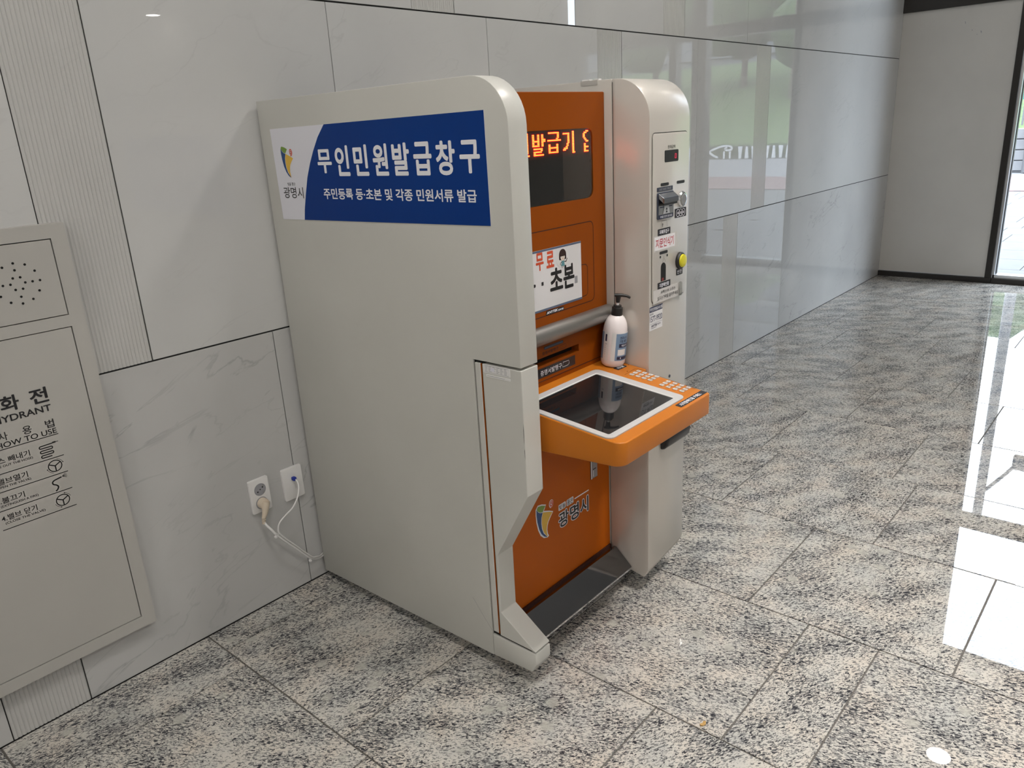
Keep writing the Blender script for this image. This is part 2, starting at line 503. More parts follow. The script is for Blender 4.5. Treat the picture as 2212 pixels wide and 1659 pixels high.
def catmull(pts, n=8):
    out = []
    P_ = [Vector(p) for p in pts]
    for i in range(len(P_) - 1):
        p0 = P_[max(i - 1, 0)]; p1 = P_[i]; p2 = P_[i + 1]; p3 = P_[min(i + 2, len(P_) - 1)]
        for k in range(n):
            t = k / n
            out.append(0.5 * ((2 * p1) + (p2 - p0) * t + (2 * p0 - 5 * p1 + 4 * p2 - p3) * t * t + (3 * p1 - p0 - 3 * p2 + p3) * t ** 3))
    out.append(P_[-1])
    return out

def tube(bm, pts, r, n=10, cap=True):
    pts = [Vector(p) for p in pts]
    rs = r if isinstance(r, (list, tuple)) else [r] * len(pts)
    t0 = (pts[1] - pts[0]).normalized()
    ref = Vector((0, 0, 1)) if abs(t0.z) < 0.9 else Vector((1, 0, 0))
    nrm = t0.cross(ref).normalized()
    rings = []
    for i, p in enumerate(pts):
        t = (pts[min(i + 1, len(pts) - 1)] - pts[max(i - 1, 0)]).normalized()
        nrm = (nrm - t * nrm.dot(t)).normalized()
        bi = t.cross(nrm)
        rings.append([bm.verts.new(p + (nrm * math.cos(2 * PI * k / n) + bi * math.sin(2 * PI * k / n)) * rs[i]) for k in range(n)])
    for a, b in zip(rings, rings[1:]):
        for k in range(n):
            bm.faces.new((a[k], a[(k + 1) % n], b[(k + 1) % n], b[k]))
    if cap:
        bm.faces.new(rings[0][::-1]); bm.faces.new(rings[-1])

def lathe(bm, prof, O, ax, n=32, cap=True):
    ax = Vector(ax).normalized()
    ref = Vector((1, 0, 0)) if abs(ax.x) < 0.9 else Vector((0, 1, 0))
    a = ax.cross(ref).normalized(); b = ax.cross(a)
    O = Vector(O); rings = []
    for r, h in prof:
        rings.append([bm.verts.new(O + ax * h + (a * math.cos(2 * PI * k / n) + b * math.sin(2 * PI * k / n)) * max(r, 1e-5)) for k in range(n)])
    for p, q in zip(rings, rings[1:]):
        for k in range(n):
            bm.faces.new((p[k], p[(k + 1) % n], q[(k + 1) % n], q[k]))
    if cap:
        bm.faces.new(rings[0][::-1]); bm.faces.new(rings[-1])
    bmesh.ops.recalc_face_normals(bm, faces=bm.faces)

def prism_x(bm, prof, x0, x1):
    """profile [(y, z)] extruded along x"""
    a = [bm.verts.new((x0, y, z)) for y, z in prof]
    b = [bm.verts.new((x1, y, z)) for y, z in prof]
    bm.faces.new(a); bm.faces.new(b[::-1])
    for i in range(len(a)):
        j = (i + 1) % len(a)
        bm.faces.new((a[j], a[i], b[i], b[j]))
    bmesh.ops.recalc_face_normals(bm, faces=bm.faces)

TXT = {}
def glyphs(s, bold):
    k = (s, bold)
    if k not in TXT:
        c = bpy.data.curves.new('t', 'FONT')
        c.body = s
        c.offset = bold
        c.resolution_u = 4
        o = bpy.data.objects.new('t', c)
        COL.objects.link(o)
        dg = bpy.context.evaluated_depsgraph_get()
        dg.update()
        me = bpy.data.meshes.new_from_object(o.evaluated_get(dg))
        vs = [(v.co.x, v.co.y) for v in me.vertices]
        fs = [tuple(p.vertices) for p in me.polygons]
        bpy.data.objects.remove(o); bpy.data.curves.remove(c); bpy.data.meshes.remove(me)
        TXT[k] = (vs, fs)
    return TXT[k]

def text(bm, s, fr, u0, v0, u1, v1, h=0.0006, bold=0.012, mi=0, slant=0.0):
    """flat lettering fitted to a rectangle; heavy strokes are overprinted shifted copies"""
    heavy = bold > 0.0145
    vs, fs = glyphs(s, 0.0 if heavy else bold)
    if not vs: return
    xs = [p[0] for p in vs]; ys = [p[1] for p in vs]
    a, b, c, d = min(xs), max(xs), min(ys), max(ys)
    if heavy:
        a -= bold; b += bold; c -= bold; d += bold
    sh = [(0, 0)]
    if heavy:
        q = bold * .71
        sh += [(bold, 0), (-bold, 0), (0, bold), (0, -bold), (q, q), (-q, q), (q, -q), (-q, -q)]
    for k, (ox, oy) in enumerate(sh):
        V = []
        for x, y in vs:
            tv = (y + oy - c) / (d - c)
            V.append(bm.verts.new(fr(u0 + (u1 - u0) * (x + ox - a) / (b - a) + slant * (tv - .5), v0 + (v1 - v0) * tv, h + k * .00002)))
        for f in fs:
            try: bm.faces.new([V[i] for i in f]).material_index = mi
            except ValueError: pass

def emblem(bm, fr, u0, v0, w, hgt, h, mi, sx=.83, sy=.885):
    """curled horn emblem: green lip, blue band, yellow body, orange spiral, mi = (green, blue, yellow, orange)"""
    T = lambda q: [(u0 + x * w, v0 + y * hgt) for x, y in q]
    slab(bm, fr, T([(.03, .985), (.10, 1.03), (.30, 1.0), (.50, .935), (.42, .87), (.34, .80), (.20, .83), (.10, .885), (.04, .94)]), None, h, mi=mi[0])
    slab(bm, fr, T([(.01, .965), (.10, .87), (.20, .815), (.335, .785), (.26, .66), (.235, .50), (.26, .33), (.34, .17), (.54, 0), (.48, .015), (.36, .07), (.22, .19), (.11, .36), (.03, .60), (0, .80)]), None, h, mi=mi[1])
    slab(bm, fr, T([(.345, .785), (.50, .745), (.70, .69), (.87, .63), (.72, .53), (.60, .43), (.535, .32), (.51, .20), (.53, .08), (.57, 0), (.48, .06), (.36, .19), (.29, .33), (.265, .50), (.285, .66)]), None, h, mi=mi[2])
    sp = []
    for i in range(34):
        t = i / 33
        a = -1.9 + t * 11.0
        r = 0.105 * (1 - t) ** 0.8 + 0.012
        sp.append((u0 + (sx + r * math.cos(a)) * w, v0 + hgt * sy + r * 1.25 * w * math.sin(a)))
    stroke(bm, fr, sp, w * 0.042, h, mi=mi[3])

def add_paint_face(bm, fr, pts, h, mi=0): slab(bm, fr, pts, None, h, mi=mi)

# ================================================================== FLOOR
XR = 6.476
floor = NB()
def quad(bm, x0, x1, y0, y1, z, mi=0):
    f = bm.faces.new([bm.verts.new(p) for p in ((x0, y0, z), (x1, y0, z), (x1, y1, z), (x0, y1, z))])
    f.material_index = mi
X0, YF = -4.0, -14.0
cols = [-0.4546 + 0.6 * k for k in range(-6, 12)]
YT = -4.3
quad(floor, cols[0], XR, YT, 0.03, -0.004, 0)
quad(floor, X0 - 1.2, cols[0], YF, 0.03, -0.001, 1)
quad(floor, cols[0], XR, YF, YT, -0.001, 1)
floor = obj('floor', floor, ['grout', 'granite'], base=(0, 0, -0.004))
tag(floor, kind='structure')
joints = {0: [-.2299, -.82], 1: [-.116, -.7161, -1.3126, -1.91], 2: [-.30, -.90, -1.5028, -1.7084, -2.31],
          3: [-.10, -.70, -1.2999, -1.9009], 4: [-.308, -.908, -1.5082, -2.11], 5: [-.21, -.8099, -1.4052, -2.01],
          6: [-.4106, -1.01, -1.6137], 7: [-.15, -.75, -1.35], 8: [-.44, -1.04, -1.62], 9: [-.27, -.87, -1.47], 10: [-.5, -1.1, -1.7]}
TILE = {}
for i in range(len(cols)):
    x0 = cols[i]; x1 = cols[i] + 0.6
    if x0 > XR - 0.01: break
    x1 = min(x1, XR)
    k = i - 5
    js = list(joints.get(k, [-random.uniform(0.05, 0.55)]))
    while js[-1] > YT: js.append(js[-1] - 0.6)
    js = [0.0] + js
    for a, b in zip(js, js[1:]):
        b = max(b, YT)
        if a - b < 0.02: continue
        W_, L_ = round(x1 - x0 - 0.005, 3), round(a - b - 0.005, 3)
        key = (W_, L_)
        if key not in TILE:
            bm = NB()
            box(bm, -W_ / 2, W_ / 2, -L_ / 2, L_ / 2, -0.012, 0)
            for f in list(bm.faces):
                if f.normal.z < -0.9: pass
            me = bpy.data.meshes.new('tile')
            bmesh.ops.recalc_face_normals(bm, faces=bm.faces)
            bev(bm, 0.0007, 1); bm.to_mesh(me); bm.free()
            me.materials.append(M['granite'])
            TILE[key] = me
        o = bpy.data.objects.new('tile', TILE[key])
        COL.objects.link(o)
        o.parent = floor
        o.location = Vector(((x0 + x1) / 2, (a + b) / 2, random.uniform(-0.0002, 0.0002))) - BASE['floor']

# ================================================================== BACK WALL (stone cladding)
wb_ = NB(); box(wb_, X0 - 1.2, XR + 0.3, 0.004, 0.12, -0.02, 3.95)
wall = obj('wall_back', wb_, 'joint', base=(0, 0.02, 0))
tag(wall, kind='structure')
Z1, Z2 = 0.9358, 1.9316
def wpanel(x0, x1, z0, z1, mat):
    gx, gz = 0.0014, 0.0026
    bm = NB()
    box(bm, x0 + gx, x1 - gx, 0.0, 0.012, z0 + gz, z1 - gz)
    bev(bm, 0.0006, 1)
    b = Vector(((x0 + x1) / 2, 0, (z0 + z1) / 2))
    bmesh.ops.translate(bm, verts=bm.verts, vec=-b)
    me = bpy.data.meshes.new('panel'); bm.to_mesh(me); bm.free(); me.materials.append(M[mat])
    o = bpy.data.objects.new('panel', me); COL.objects.link(o); o.parent = wall; o.location = b - BASE['wall_back']
def wrib(x0, x1, z0, z1):
    gx, gz = 0.0016, 0.0026
    a, b = x0 + gx, x1 - gx
    n = round((b - a) / 0.0105)
    p = (b - a) / n
    prof = []
    for i in range(n):
        s = a + i * p
        prof += [(s, 0.0022), (s + p * .22, 0.0), (s + p * .72, 0.0), (s + p * .94, 0.0022)]
    prof.append((b, 0.0022))
    bm = NB()
    lo = [bm.verts.new((x, y, z0 + gz)) for x, y in prof]
    hi = [bm.verts.new((x, y, z1 - gz)) for x, y in prof]
    for i in range(len(prof) - 1): bm.faces.new((lo[i], lo[i + 1], hi[i + 1], hi[i]))
    la, lb = bm.verts.new((a, 0.012, z0 + gz)), bm.verts.new((b, 0.012, z0 + gz))
    ha, hb = bm.verts.new((a, 0.012, z1 - gz)), bm.verts.new((b, 0.012, z1 - gz))
    bm.faces.new((la, lo[0], hi[0], ha)); bm.faces.new((lo[-1], lb, hb, hi[-1]))
    bm.faces.new([ha] + hi + [hb]); bm.faces.new([lb] + lo[::-1] + [la])
    c = Vector(((x0 + x1) / 2, 0, (z0 + z1) / 2))
    bmesh.ops.translate(bm, verts=bm.verts, vec=-c)
    me = bpy.data.meshes.new('ribbed_panel'); bm.to_mesh(me); bm.free(); me.materials.append(M['marble_rib'])
    o = bpy.data.objects.new('ribbed_panel', me); COL.objects.link(o); o.parent = wall; o.location = c - BASE['wall_back']
rows = [
    (0.0, Z1, [-3.9, -3.3, -2.55, -1.785, 'r', -1.0217, ('x', -1.0217, -0.8177)], None)]
row0 = [(-4.9, -4.1, 0), (-4.1, -3.33, 0), (-3.33, -2.57, 0), (-2.57, -1.79, 0), (-1.79, -1.0217, 0), (-1.0217, -0.8177, 1), (-0.8177, -0.0534, 0), (-0.0534, 0.707, 0),
        (0.707, 1.467, 0), (1.467, 1.67, 1), (1.67, 2.405, 0), (2.405, 3.145, 0), (3.145, 3.345, 1), (3.345, 4.10, 0), (4.10, XR, 0)]
row1 = [(-4.9, -3.68, 0), (-3.68, -2.92, 0), (-2.92, -2.17, 0), (-2.17, -1.41, 0), (-1.41, -0.655, 0), (-0.655, -0.446, 1), (-0.446, 0.309, 0), (0.309, 1.0635, 0), (1.0635, 1.811, 0), (1.811, 2.014, 1),
        (2.014, 2.77, 0), (2.77, 3.53, 0), (3.53, 3.735, 1), (3.735, XR, 0)]
row2 = [(-4.9, -4.1, 0), (-4.1, -3.4, 0), (-3.4, -2.65, 0), (-2.65, -1.9, 0), (-1.9, -1.65, 1), (-1.65, -0.85, 0), (-0.85, -0.077, 0), (-0.077, 0.679, 0), (0.679, 0.8915, 1), (0.8915, 1.645, 0), (1.645, 2.40, 0),
        (2.40, 2.62, 1), (2.62, 3.38, 0), (3.38, XR, 0)]
for z0, z1, row, mt in ((0, Z1, row0, 'marble_low'), (Z1, Z2, row1, 'marble'), (Z2, 2.927, row2, 'marble'), (2.927, 3.92, row0, 'marble')):
    for x0, x1, t in row:
        (wrib(x0, x1, z0, z1) if t else wpanel(x0, x1, z0, z1, mt))

# ================================================================== RIGHT WALL + GLAZED FRONT
bm = NB(); box(bm, XR, XR + 0.05, -0.90, 0.0, 0.045, 2.30)
wr_ = obj('wall_right', bm, 'white_panel', base=(XR, -0.45, 0)); tag(wr_, kind='structure')
bm = NB(); box(bm, XR, XR + 0.05, -0.90, 0.0, 2.41, 3.92)
obj('upper_panel', bm, 'white_panel', wr_)
bm = NB(); box(bm, XR, XR + .12, YF, -3.90, 0.0, 3.92); obj('far_panel', bm, 'white_wall', wr_)
bm = NB()
FX = lambda u, v, h=0.0: (XR - h, -u, v)
for pts in ([(.487, 2.176), (.492, 2.174), (.496, 2.158), (.491, 2.156)], [(.545, 2.108), (.552, 2.104), (.553, 2.096), (.547, 2.099)],
            [(.612, 2.092), (.622, 2.085), (.621, 2.070), (.614, 2.078)], [(.585, 2.066), (.592, 2.07), (.59, 2.060)]):
    slab(bm, FX, pts, None, 0.0006)
obj('scuff_mark', bm, 'gprint', wr_)
def trim(i, *b, w=0.003, mat='dark_frame'):
    return tag(obj('trim_%d' % i, bbox_(*b, w=w), mat), kind='structure')
trim(1, XR - 0.022, XR + 0.05, -0.945, -0.0005, 0.0, 0.047)
trim(2, XR - 0.022, XR + 0.05, -0.945, -0.893, 0.047, 3.9)
trim(3, XR - 0.022, XR + 0.05, -0.893, -0.0005, 2.295, 2.415)
trim(4, XR - 0.004, XR + 0.02, -0.893, -0.0005, 0.047, 0.053, w=0.001, mat='alu')
YEND = -3.90
bm = NB()
box(bm, XR - 0.022, XR + 0.11, YEND, -0.945, 0.0, 0.047)
box(bm, XR - 0.022, XR + 0.11, YEND, -0.945, 3.86, 3.92)
win = obj('window_1', bev(bm, 0.003, 1), 'dark_frame', base=(XR, -5, 0)); tag(win, kind='structure')
obj('transom', bbox_(XR - 0.02, XR + 0.11, YEND, -0.96, 2.295, 2.415), 'dark_frame', win)
bm = NB(); box(bm, XR, XR + 0.10, YEND, -0.95, 0.047, 0.075)
obj('sill', bm, 'alu', win)
bm = NB(); box(bm, XR, XR + 0.055, -0.962, -0.945, 0.047, 3.86); obj('reveal', bm, 'alu', win)
bm = NB(); box(bm, XR + 0.055, XR + 0.10, -0.968, -0.945, 0.047, 3.86); obj('glazing_gasket', bm, 'black', win)
mulls = [(-2.03, -1.87), (-2.30, -2.22), (-3.53, -3.45), (-3.90, -3.72)]
for a, b in mulls: obj('mullion', bbox_(XR - 0.02, XR + 0.11, a, b, 0.047, 3.86), 'dark_frame', win)
obj('side_light_panel', bbox_(XR + 0.0, XR + 0.10, -3.72, -3.53, 0.047, 2.295), 'white_panel', win)
obj('header_panel', bbox_(XR + 0.0, XR + 0.10, -3.72, -3.53, 2.415, 2.62), 'white_panel', win)
obj('header_panel', bbox_(XR + 0.0, XR + 0.10, -3.45, -2.30, 2.415, 3.86), 'white_panel', win)
ed = ([-0.968] + [q for ab in mulls for q in (ab[1], ab[0])])[:-1]
for k in range(0, len(ed), 2):
    for z0, z1 in ((0.06, 2.30), (2.41, 3.86)):
        if (abs(ed[k] + 2.30) < 0.01 and z0 > 2) or (abs(ed[k] + 3.53) < 0.01 and z0 < 2): continue
        bm = NB(); f = bm.faces.new([bm.verts.new(p) for p in ((XR + 0.075, ed[k], z0), (XR + 0.075, ed[k + 1], z0), (XR + 0.075, ed[k + 1], z1), (XR + 0.075, ed[k], z1))])
        obj('pane', bm, 'pane', win)

# other walls and the ceiling (out of frame, seen in reflections)
bm = NB(); box(bm, X0 - 1.3, X0 - 1.2, YF, 0.1, -0.02, 3.95); tag(obj('wall_left', bm, 'white_wall'), kind='structure')
bm = NB(); box(bm, X0 - 1.3, XR + 0.1, YF - 0.1, YF, -0.02, 3.95); tag(obj('wall_front', bm, 'white_wall'), kind='structure')
bm = NB(); box(bm, X0 - 1.3, XR + 0.15, YF - 0.1, 0.12, 3.9, 4.0); tag(obj('ceiling', bm, 'ceiling'), kind='structure')
def downlight(x, y, label, mat, spots, shade=0):
    t = thing('downlight', label, 'lamp', (x, y, 3.9), 'recessed downlights in the lobby ceiling')
    for dx, dy, r in spots:
        cx, cy = x + dx, y + dy
        bm = NB(); ringp(bm, lambda u, v, h=0: (u, v, 3.8955), disc(cx, cy, r + .03, n=24), disc(cx, cy, r, n=24), 0)
        obj('trim_ring', bm, 'lamp_ring', t)
        bm = NB(); bm.faces.new([bm.verts.new((u, v, 3.896)) for u, v in disc(cx, cy, r - .001, n=24)][::-1])
        obj('diffuser', bm, mat, t)
        if shade:
            bm = NB(); lathe(bm, [(r + .008, 0), (r + .008, shade), (r + .005, shade), (r + .005, .0005)], (cx, cy, 3.895), (0, 0, -1), 24, cap=False)
            obj('cutoff_tube', bm, 'black', t, smooth=40)  # tube added to keep this lamp's light off the wall
Q4 = [(-.09, -.09, .05), (.09, -.09, .05), (-.09, .09, .05), (.09, .09, .05)]
for x, y, mt in ((-3.80, -1.75, 'lamp'), (-0.95, -1.75, 'lamp_soft'), (1.90, -1.75, 'lamp'), (-3.80, -4.3, 'lamp'), (-0.95, -4.3, 'lamp_soft'),
                 (-3.80, -6.9, 'lamp'), (-0.95, -6.9, 'lamp')):
    downlight(x, y, 'square ceiling downlight with four glowing discs', mt, Q4)
downlight(0.8, -2.4, 'added cluster of four black tube spotlights on the ceiling, brightening the kiosk front', 'lamp_fill', Q4, .09)  # unseen lamp added to lift the floor, shelf and column front
downlight(4.963, -1.311, 'single round ceiling downlight near the glazed front, mirrored in the floor', 'lamp_dim', [(0, 0, .095)])
downlight(6.18, -13.0, 'single round ceiling downlight deep in the lobby, mirrored in the marble wall', 'lamp_far', [(0, 0, .12)])

# ================================================================== FIRE HYDRANT CABINET
FH = FW(-0.03)
hx0, hx1 = -1.357, -0.607
hy = thing('hydrant_cabinet', 'beige-grey steel fire hydrant cabinet with printed instructions, set in the marble wall', 'cabinet', (-0.98, 0, 0.162))
bm = NB()
for a in ((hx0, hx1, 1.315, 1.3505), (hx0, hx1, 1.088, 1.118), (hx0, hx1, 0.162, 0.197), (hx0, hx0 + 0.037, 0.197, 1.088), (hx1 - 0.037, hx1, 0.197, 1.088), (hx0, hx0 + 0.037, 1.118, 1.315), (hx1 - 0.037, hx1, 1.118, 1.315)):
    box(bm, a[0], a[1], -0.030, 0.0, a[2], a[3])
bmesh.ops.remove_doubles(bm, verts=bm.verts, dist=1e-5)
kill = [f for f in bm.faces if all(len(e.link_faces) > 2 for e in f.edges)]
obj('frame', bm, 'cab', hy)
bm = NB(); box(bm, hx0 + .02, hx1 - .02, -0.012, -0.002, 0.18, 1.33); obj('inner_shadow_gap', bm, 'void', hy)
g = 0.0025
hole_xy = [(0, 0.05 * 0, 0)]
spk = NB()
slab(spk, FW(-0.0285), rr(hx0 + .037 + g, 1.118 + g, hx1 - .037 - g, 1.315 - g, 0.001, 2), -0.012, 0)
sp_o = obj('speaker_panel', spk, 'cab', hy)
bm = NB()
cu, cv = -0.741, 1.217
for rad, cnt, off in ((0.05, 12, 0), (0.033, 4, 0), (0.0165, 6, 0)):
    for i in range(cnt):
        a = 2 * PI * i / cnt + off
        slab(bm, FW(-0.0285), disc(cu + rad * math.cos(a), cv + rad * math.sin(a), 0.0031, n=12), None, 0.0004)
obj('sound_hole', bm, 'void', sp_o)
bm = NB()
slab(bm, FW(-0.0285), rr(hx0 + .037 + g, 0.197 + g, hx1 - .037 - g, 1.088 - g, 0.001, 2), -0.012, 0)
door = obj('door', bm, 'cab', hy)
FD = FW(-0.0285)
bm = NB()
for s, c in (('소', -0.894), ('화', -0.827), ('전', -0.7597)):
    text(bm, s, FD, c - 0.0215, 0.9085, c + 0.0215, 0.9490, bold=0.025)
text(bm, 'FIRE HYDRANT', FD, -0.932, 0.8830, -0.7385, 0.9005, bold=0.020)
for s, c in (('사', -0.8600), ('용', -0.8050), ('법', -0.7515)):
    text(bm, s, FD, c - 0.0105, 0.8385, c + 0.0105, 0.8605, bold=0.01)
text(bm, 'HOW TO USE', FD, -0.880, 0.8205, -0.7395, 0.8350, bold=0.014)
for z in (0.8170, 0.7560, 0.709, 0.660, 0.609):
    slab(bm, FD, rr(-0.9155, z - .0011, -0.7375, z + .0011), None, 0.0006)
for z, a, b, ua, ub in ((0.7975, '1.호스 빼내기', '(TAKE OUT THE HOSE)', -0.8125, -0.8085), (0.7440, '2.밸브열기', '(OPEN THE VALVE)', -0.8295, -0.8250),
                        (0.6945, '3.불끄기', '(EXTINGUISH A FIRE)', -0.8480, -0.8185), (0.6480, '4.밸브 닫기', '(CLOSE THE VALVE)', -0.8290, -0.8120)):
    text(bm, a, FD, -0.912 - (0.002 if a[0] != '4' else 0), z - 0.0165, ua, z, bold=0.012)
    text(bm, b, FD, -0.906, z - 0.0275, ub, z - 0.0195, bold=0.012)
obj('lettering', bm, 'kprint', door)
bm = NB()
hz = [(-0.7905, .799), (-0.756, .799)]
stroke(bm, FD, [(-.7425, .7975), (-.756, .7975)], .0016, .0006); stroke(bm, FD, [(-.757, .7975), (-.749, .7975)], .0042, .0007)
sn = [(-.757, .7965), (-.786, .7955)]
y0 = .7955
for i in range(3):
    for k in range(7):
        a = PI / 2 + PI * k / 6
        sn.append((-.786 + .0032 * math.cos(a), y0 - .0032 + .0032 * math.sin(a)))
    y0 -= .0064
    sn.append((-.764, y0 - .0002))
    if i < 2:
        for k in range(7):
            a = PI / 2 - PI * k / 6
            sn.append((-.762 + .0032 * math.cos(a), y0 - .0032 + .0032 * math.sin(a)))
        y0 -= .0064
        sn.append((-.786, y0))
stroke(bm, FD, sn, .0030, .0006)
for cz, cx, fl in ((.7335, -.7640, 1), (.6345, -.7665, -1)):
    stroke(bm, FD, disc(cx, cz, .0162, .0152, 26), .0026, .0006, closed=True)
    for a in (90, 210, 330):
        stroke(bm, FD, [(cx, cz), (cx + .0155 * math.cos(math.radians(a - 60)), cz + .0146 * math.sin(math.radians(a - 60)))], .0030, .0007)
    for s in (0, 180):
        arc = [(cx + .0205 * math.cos(math.radians(s + 15 + 9 * k)), cz + .0192 * math.sin(math.radians(s + 15 + 9 * k))) for k in range(7)]
        stroke(bm, FD, arc, .0010, .0006)
        e = arc[0] if fl > 0 else arc[-1]
        slab(bm, FD, disc(e[0], e[1], .0024, n=3), None, .0007)
nz = [(-.7770, .6645), (-.7715, .6690), (-.7690, .6755), (-.7730, .6810), (-.7790, .6850), (-.7800, .6905), (-.7755, .6945), (-.7670, .6965), (-.7560, .6985)]
stroke(bm, FD, [(p.x, p.y) for p in catmull([(a, b, 0) for a, b in nz], 4)], .0036, .0006)
for a in (-28, -14, 0, 14, 28, 42):
    stroke(bm, FD, [(-.7545, .6990), (-.7545 + .0125 * math.cos(math.radians(a)), .6990 + .0125 * math.sin(math.radians(a)))], .0007, .0006)
obj('pictogram', bm, 'kprint', door)

# ================================================================== WALL OUTLETS + CABLES
def plate(name, label, cat, x0, x1, z0, z1, t=0.011):
    th = thing(name, label, cat, ((x0 + x1) / 2, 0, z0))
    bm = NB(); slab(bm, FW(0), rr(x0, z0, x1, z1, .005, 3), 0.0, t); bev(bm, .002, 2)
    obj('face_plate', bm, 'white', th, smooth=40)
    return th, t
po1, t = plate('wall_outlet', 'white double power outlet on the marble wall, left of the data outlet', 'outlet', -0.2335, -0.1608, 0.347, 0.466)
for (cx, cz) in ((-0.1955, 0.4270), (-0.1972, 0.3790)):
    bm = NB()
    ringp(bm, FW(-t - .0003), disc(cx, cz, .0215, n=28), disc(cx, cz, .0200, n=28), 0)
    a = disc(cx, cz, .0200, n=28)
    slab(bm, FW(-t - .0004), a, None, 0)
    sk = obj('socket', bm, 'gprint', po1)
    bm = NB()
    for dx, dz, r in ((-.0095, -.006, .0027), (.0095, .006, .0027), (0, 0, .0022)):
        slab(bm, FW(-t - .0006), disc(cx + dx, cz + dz, r, n=12), None, 0)
    obj('socket_hole', bm, 'void', sk)
    bm = NB()
    for s in (-1, 1): slab(bm, FW(-t - .0006), rr(cx + .0115 - .003, cz - .011 * s - .003, cx + .0115 + .003, cz - .011 * s + .003, .0015, 2), None, .001)
    obj('earth_clip', bm, 'chrome', sk)
po2, t = plate('data_outlet', 'white data outlet plate with a blue plug, beside the grey kiosk', 'outlet', -0.1090, -0.0318, 0.3435, 0.4600)
bm = NB(); ringp(bm, FW(-t - .0002), rr(-.079, .383, -.058, .400), rr(-.0778, .3842, -.0592, .3988), 0); slab(bm, FW(-t - .0003), rr(-.075, .379, -.064, .389, .002, 2), None, .0008)
obj('spare_jack_shutter', bm, 'white', po2)

pc = thing('power_cord', 'ivory power plug with a grey cord running from the outlet down behind the kiosk', 'cord', (-0.1965, -0.02, 0.05))
bm = NB(); lathe(bm, [(.0185, 0), (.0185, .012), (.0165, .02), (.010, .0225)], (-.1965, -.0118, .3790), (0, -1, 0), 24)
obj('plug', bm, 'ivory', pc, smooth=40)
bm = NB()
cp = catmull([(-.1950, -.030, .386), (-.1985, -.034, .372), (-.2055, -.036, .352), (-.2125, -.036, .338)], 5)
tube(bm, cp, [.0150 - .0085 * i / (len(cp) - 1) for i in range(len(cp))], 12)
obj('plug_body', bm, 'ivory', pc, smooth=50)
bm = NB()
for k in range(4):
    a = Vector((-.2118 - .0012 * k, -.036, .340 - .0062 * k))
    tube(bm, [a, a + Vector((-.0008, 0, -.0042))], .0068 - .0003 * k, 12)
obj('strain_relief', bm, 'ivory', pc, smooth=50)
CORD = [(-.2145, -.036, .322), (-.210, -.044, .309), (-.201, -.052, .292), (-.189, -.057, .270), (-.160, -.060, .231), (-.125, -.056, .187), (-.090, -.050, .142), (-.068, -.045, .117), (-.050, -.040, .104), (-.022, -.026, .090), (.003, -.0105, .082), (.018, -.0078, .078)]
bm = NB(); tube(bm, catmull(CORD, 8), .0042, 10); obj('cable', bm, 'white', pc, smooth=60)
for q in ((-.1885, -.0575, .272), (-.0680, -.0450, .1175)):
    bm = NB(); tube(bm, [Vector(q) + Vector((-.0055, -.004, .0062)), Vector(q) + Vector((.0055, -.004, -.002))], .0022, 6)
    lathe(bm, [(.0008, -.005), (.0042, -.004), (.005, 0), (.0042, .004), (.0008, .005)], Vector(q) + Vector((-.007, -.004, -.006)), (0, -1, 0), 12)
    obj('cable_tie', bm, 'white', pc, smooth=50)
nc = thing('network_cable', 'thin white network cable with a blue plug, tied to the power cord', 'cord', (-0.071, -0.02, 0.05))
bm = NB(); box(bm, -.0775, -.0645, -.028, -.0115, .4135, .4265); bev(bm, .003, 2)
obj('plug_boot', bm, 'blue_plug', nc, smooth=50)
NET = [(-.0695, -.026, .4185), (-.0690, -.036, .410), (-.0740, -.046, .392), (-.090, -.055, .366), (-.118, -.063, .343), (-.150, -.066, .329), (-.176, -.066, .312), (-.184, -.064, .290), (-.181, -.0655, .273), (-.156, -.0655, .237), (-.121, -.0615, .192), (-.086, -.0555, .147), (-.064, -.0505, .121), (-.046, -.044, .112), (-.022, -.030, .099), (.003, -.0105, .091), (.018, -.0072, .088)]
bm = NB(); tube(bm, catmull(NET, 8), .0027, 8); obj('cable', bm, 'white', nc, smooth=60)

# ================================================================== KIOSK
K = thing('certificate_kiosk', 'tall grey and orange document kiosk with a touch screen shelf, standing against the marble wall', 'kiosk', (0.41, -0.5, 0))
T_, W1, W2, YO, YFR, H = 0.0652, 0.5954, 0.8228, -0.863, -1.014, 1.6336
def top_arc(y_end, n=10, r=0.112):
    out = []
    for i in range(n + 1):
        a = PI / 2 * i / n
        out.append((YFR + r - r * math.sin(a), H - r + r * math.cos(a)))
    return out     # from the top (y = YFR + r, H) round to the front (YFR, H - r)
# left side panel incl. upper wing
prof = [(-.016, .026), (-.016, H)] + top_arc(0) + [(YFR, .9565), (-.8515, .9565), (-.8515, .0445)]
bm = NB(); prism_x(bm, prof, 0, T_); bev(bm, .0022, 2, 40); obj('side_panel', bm, 'paint', K, smooth=30)
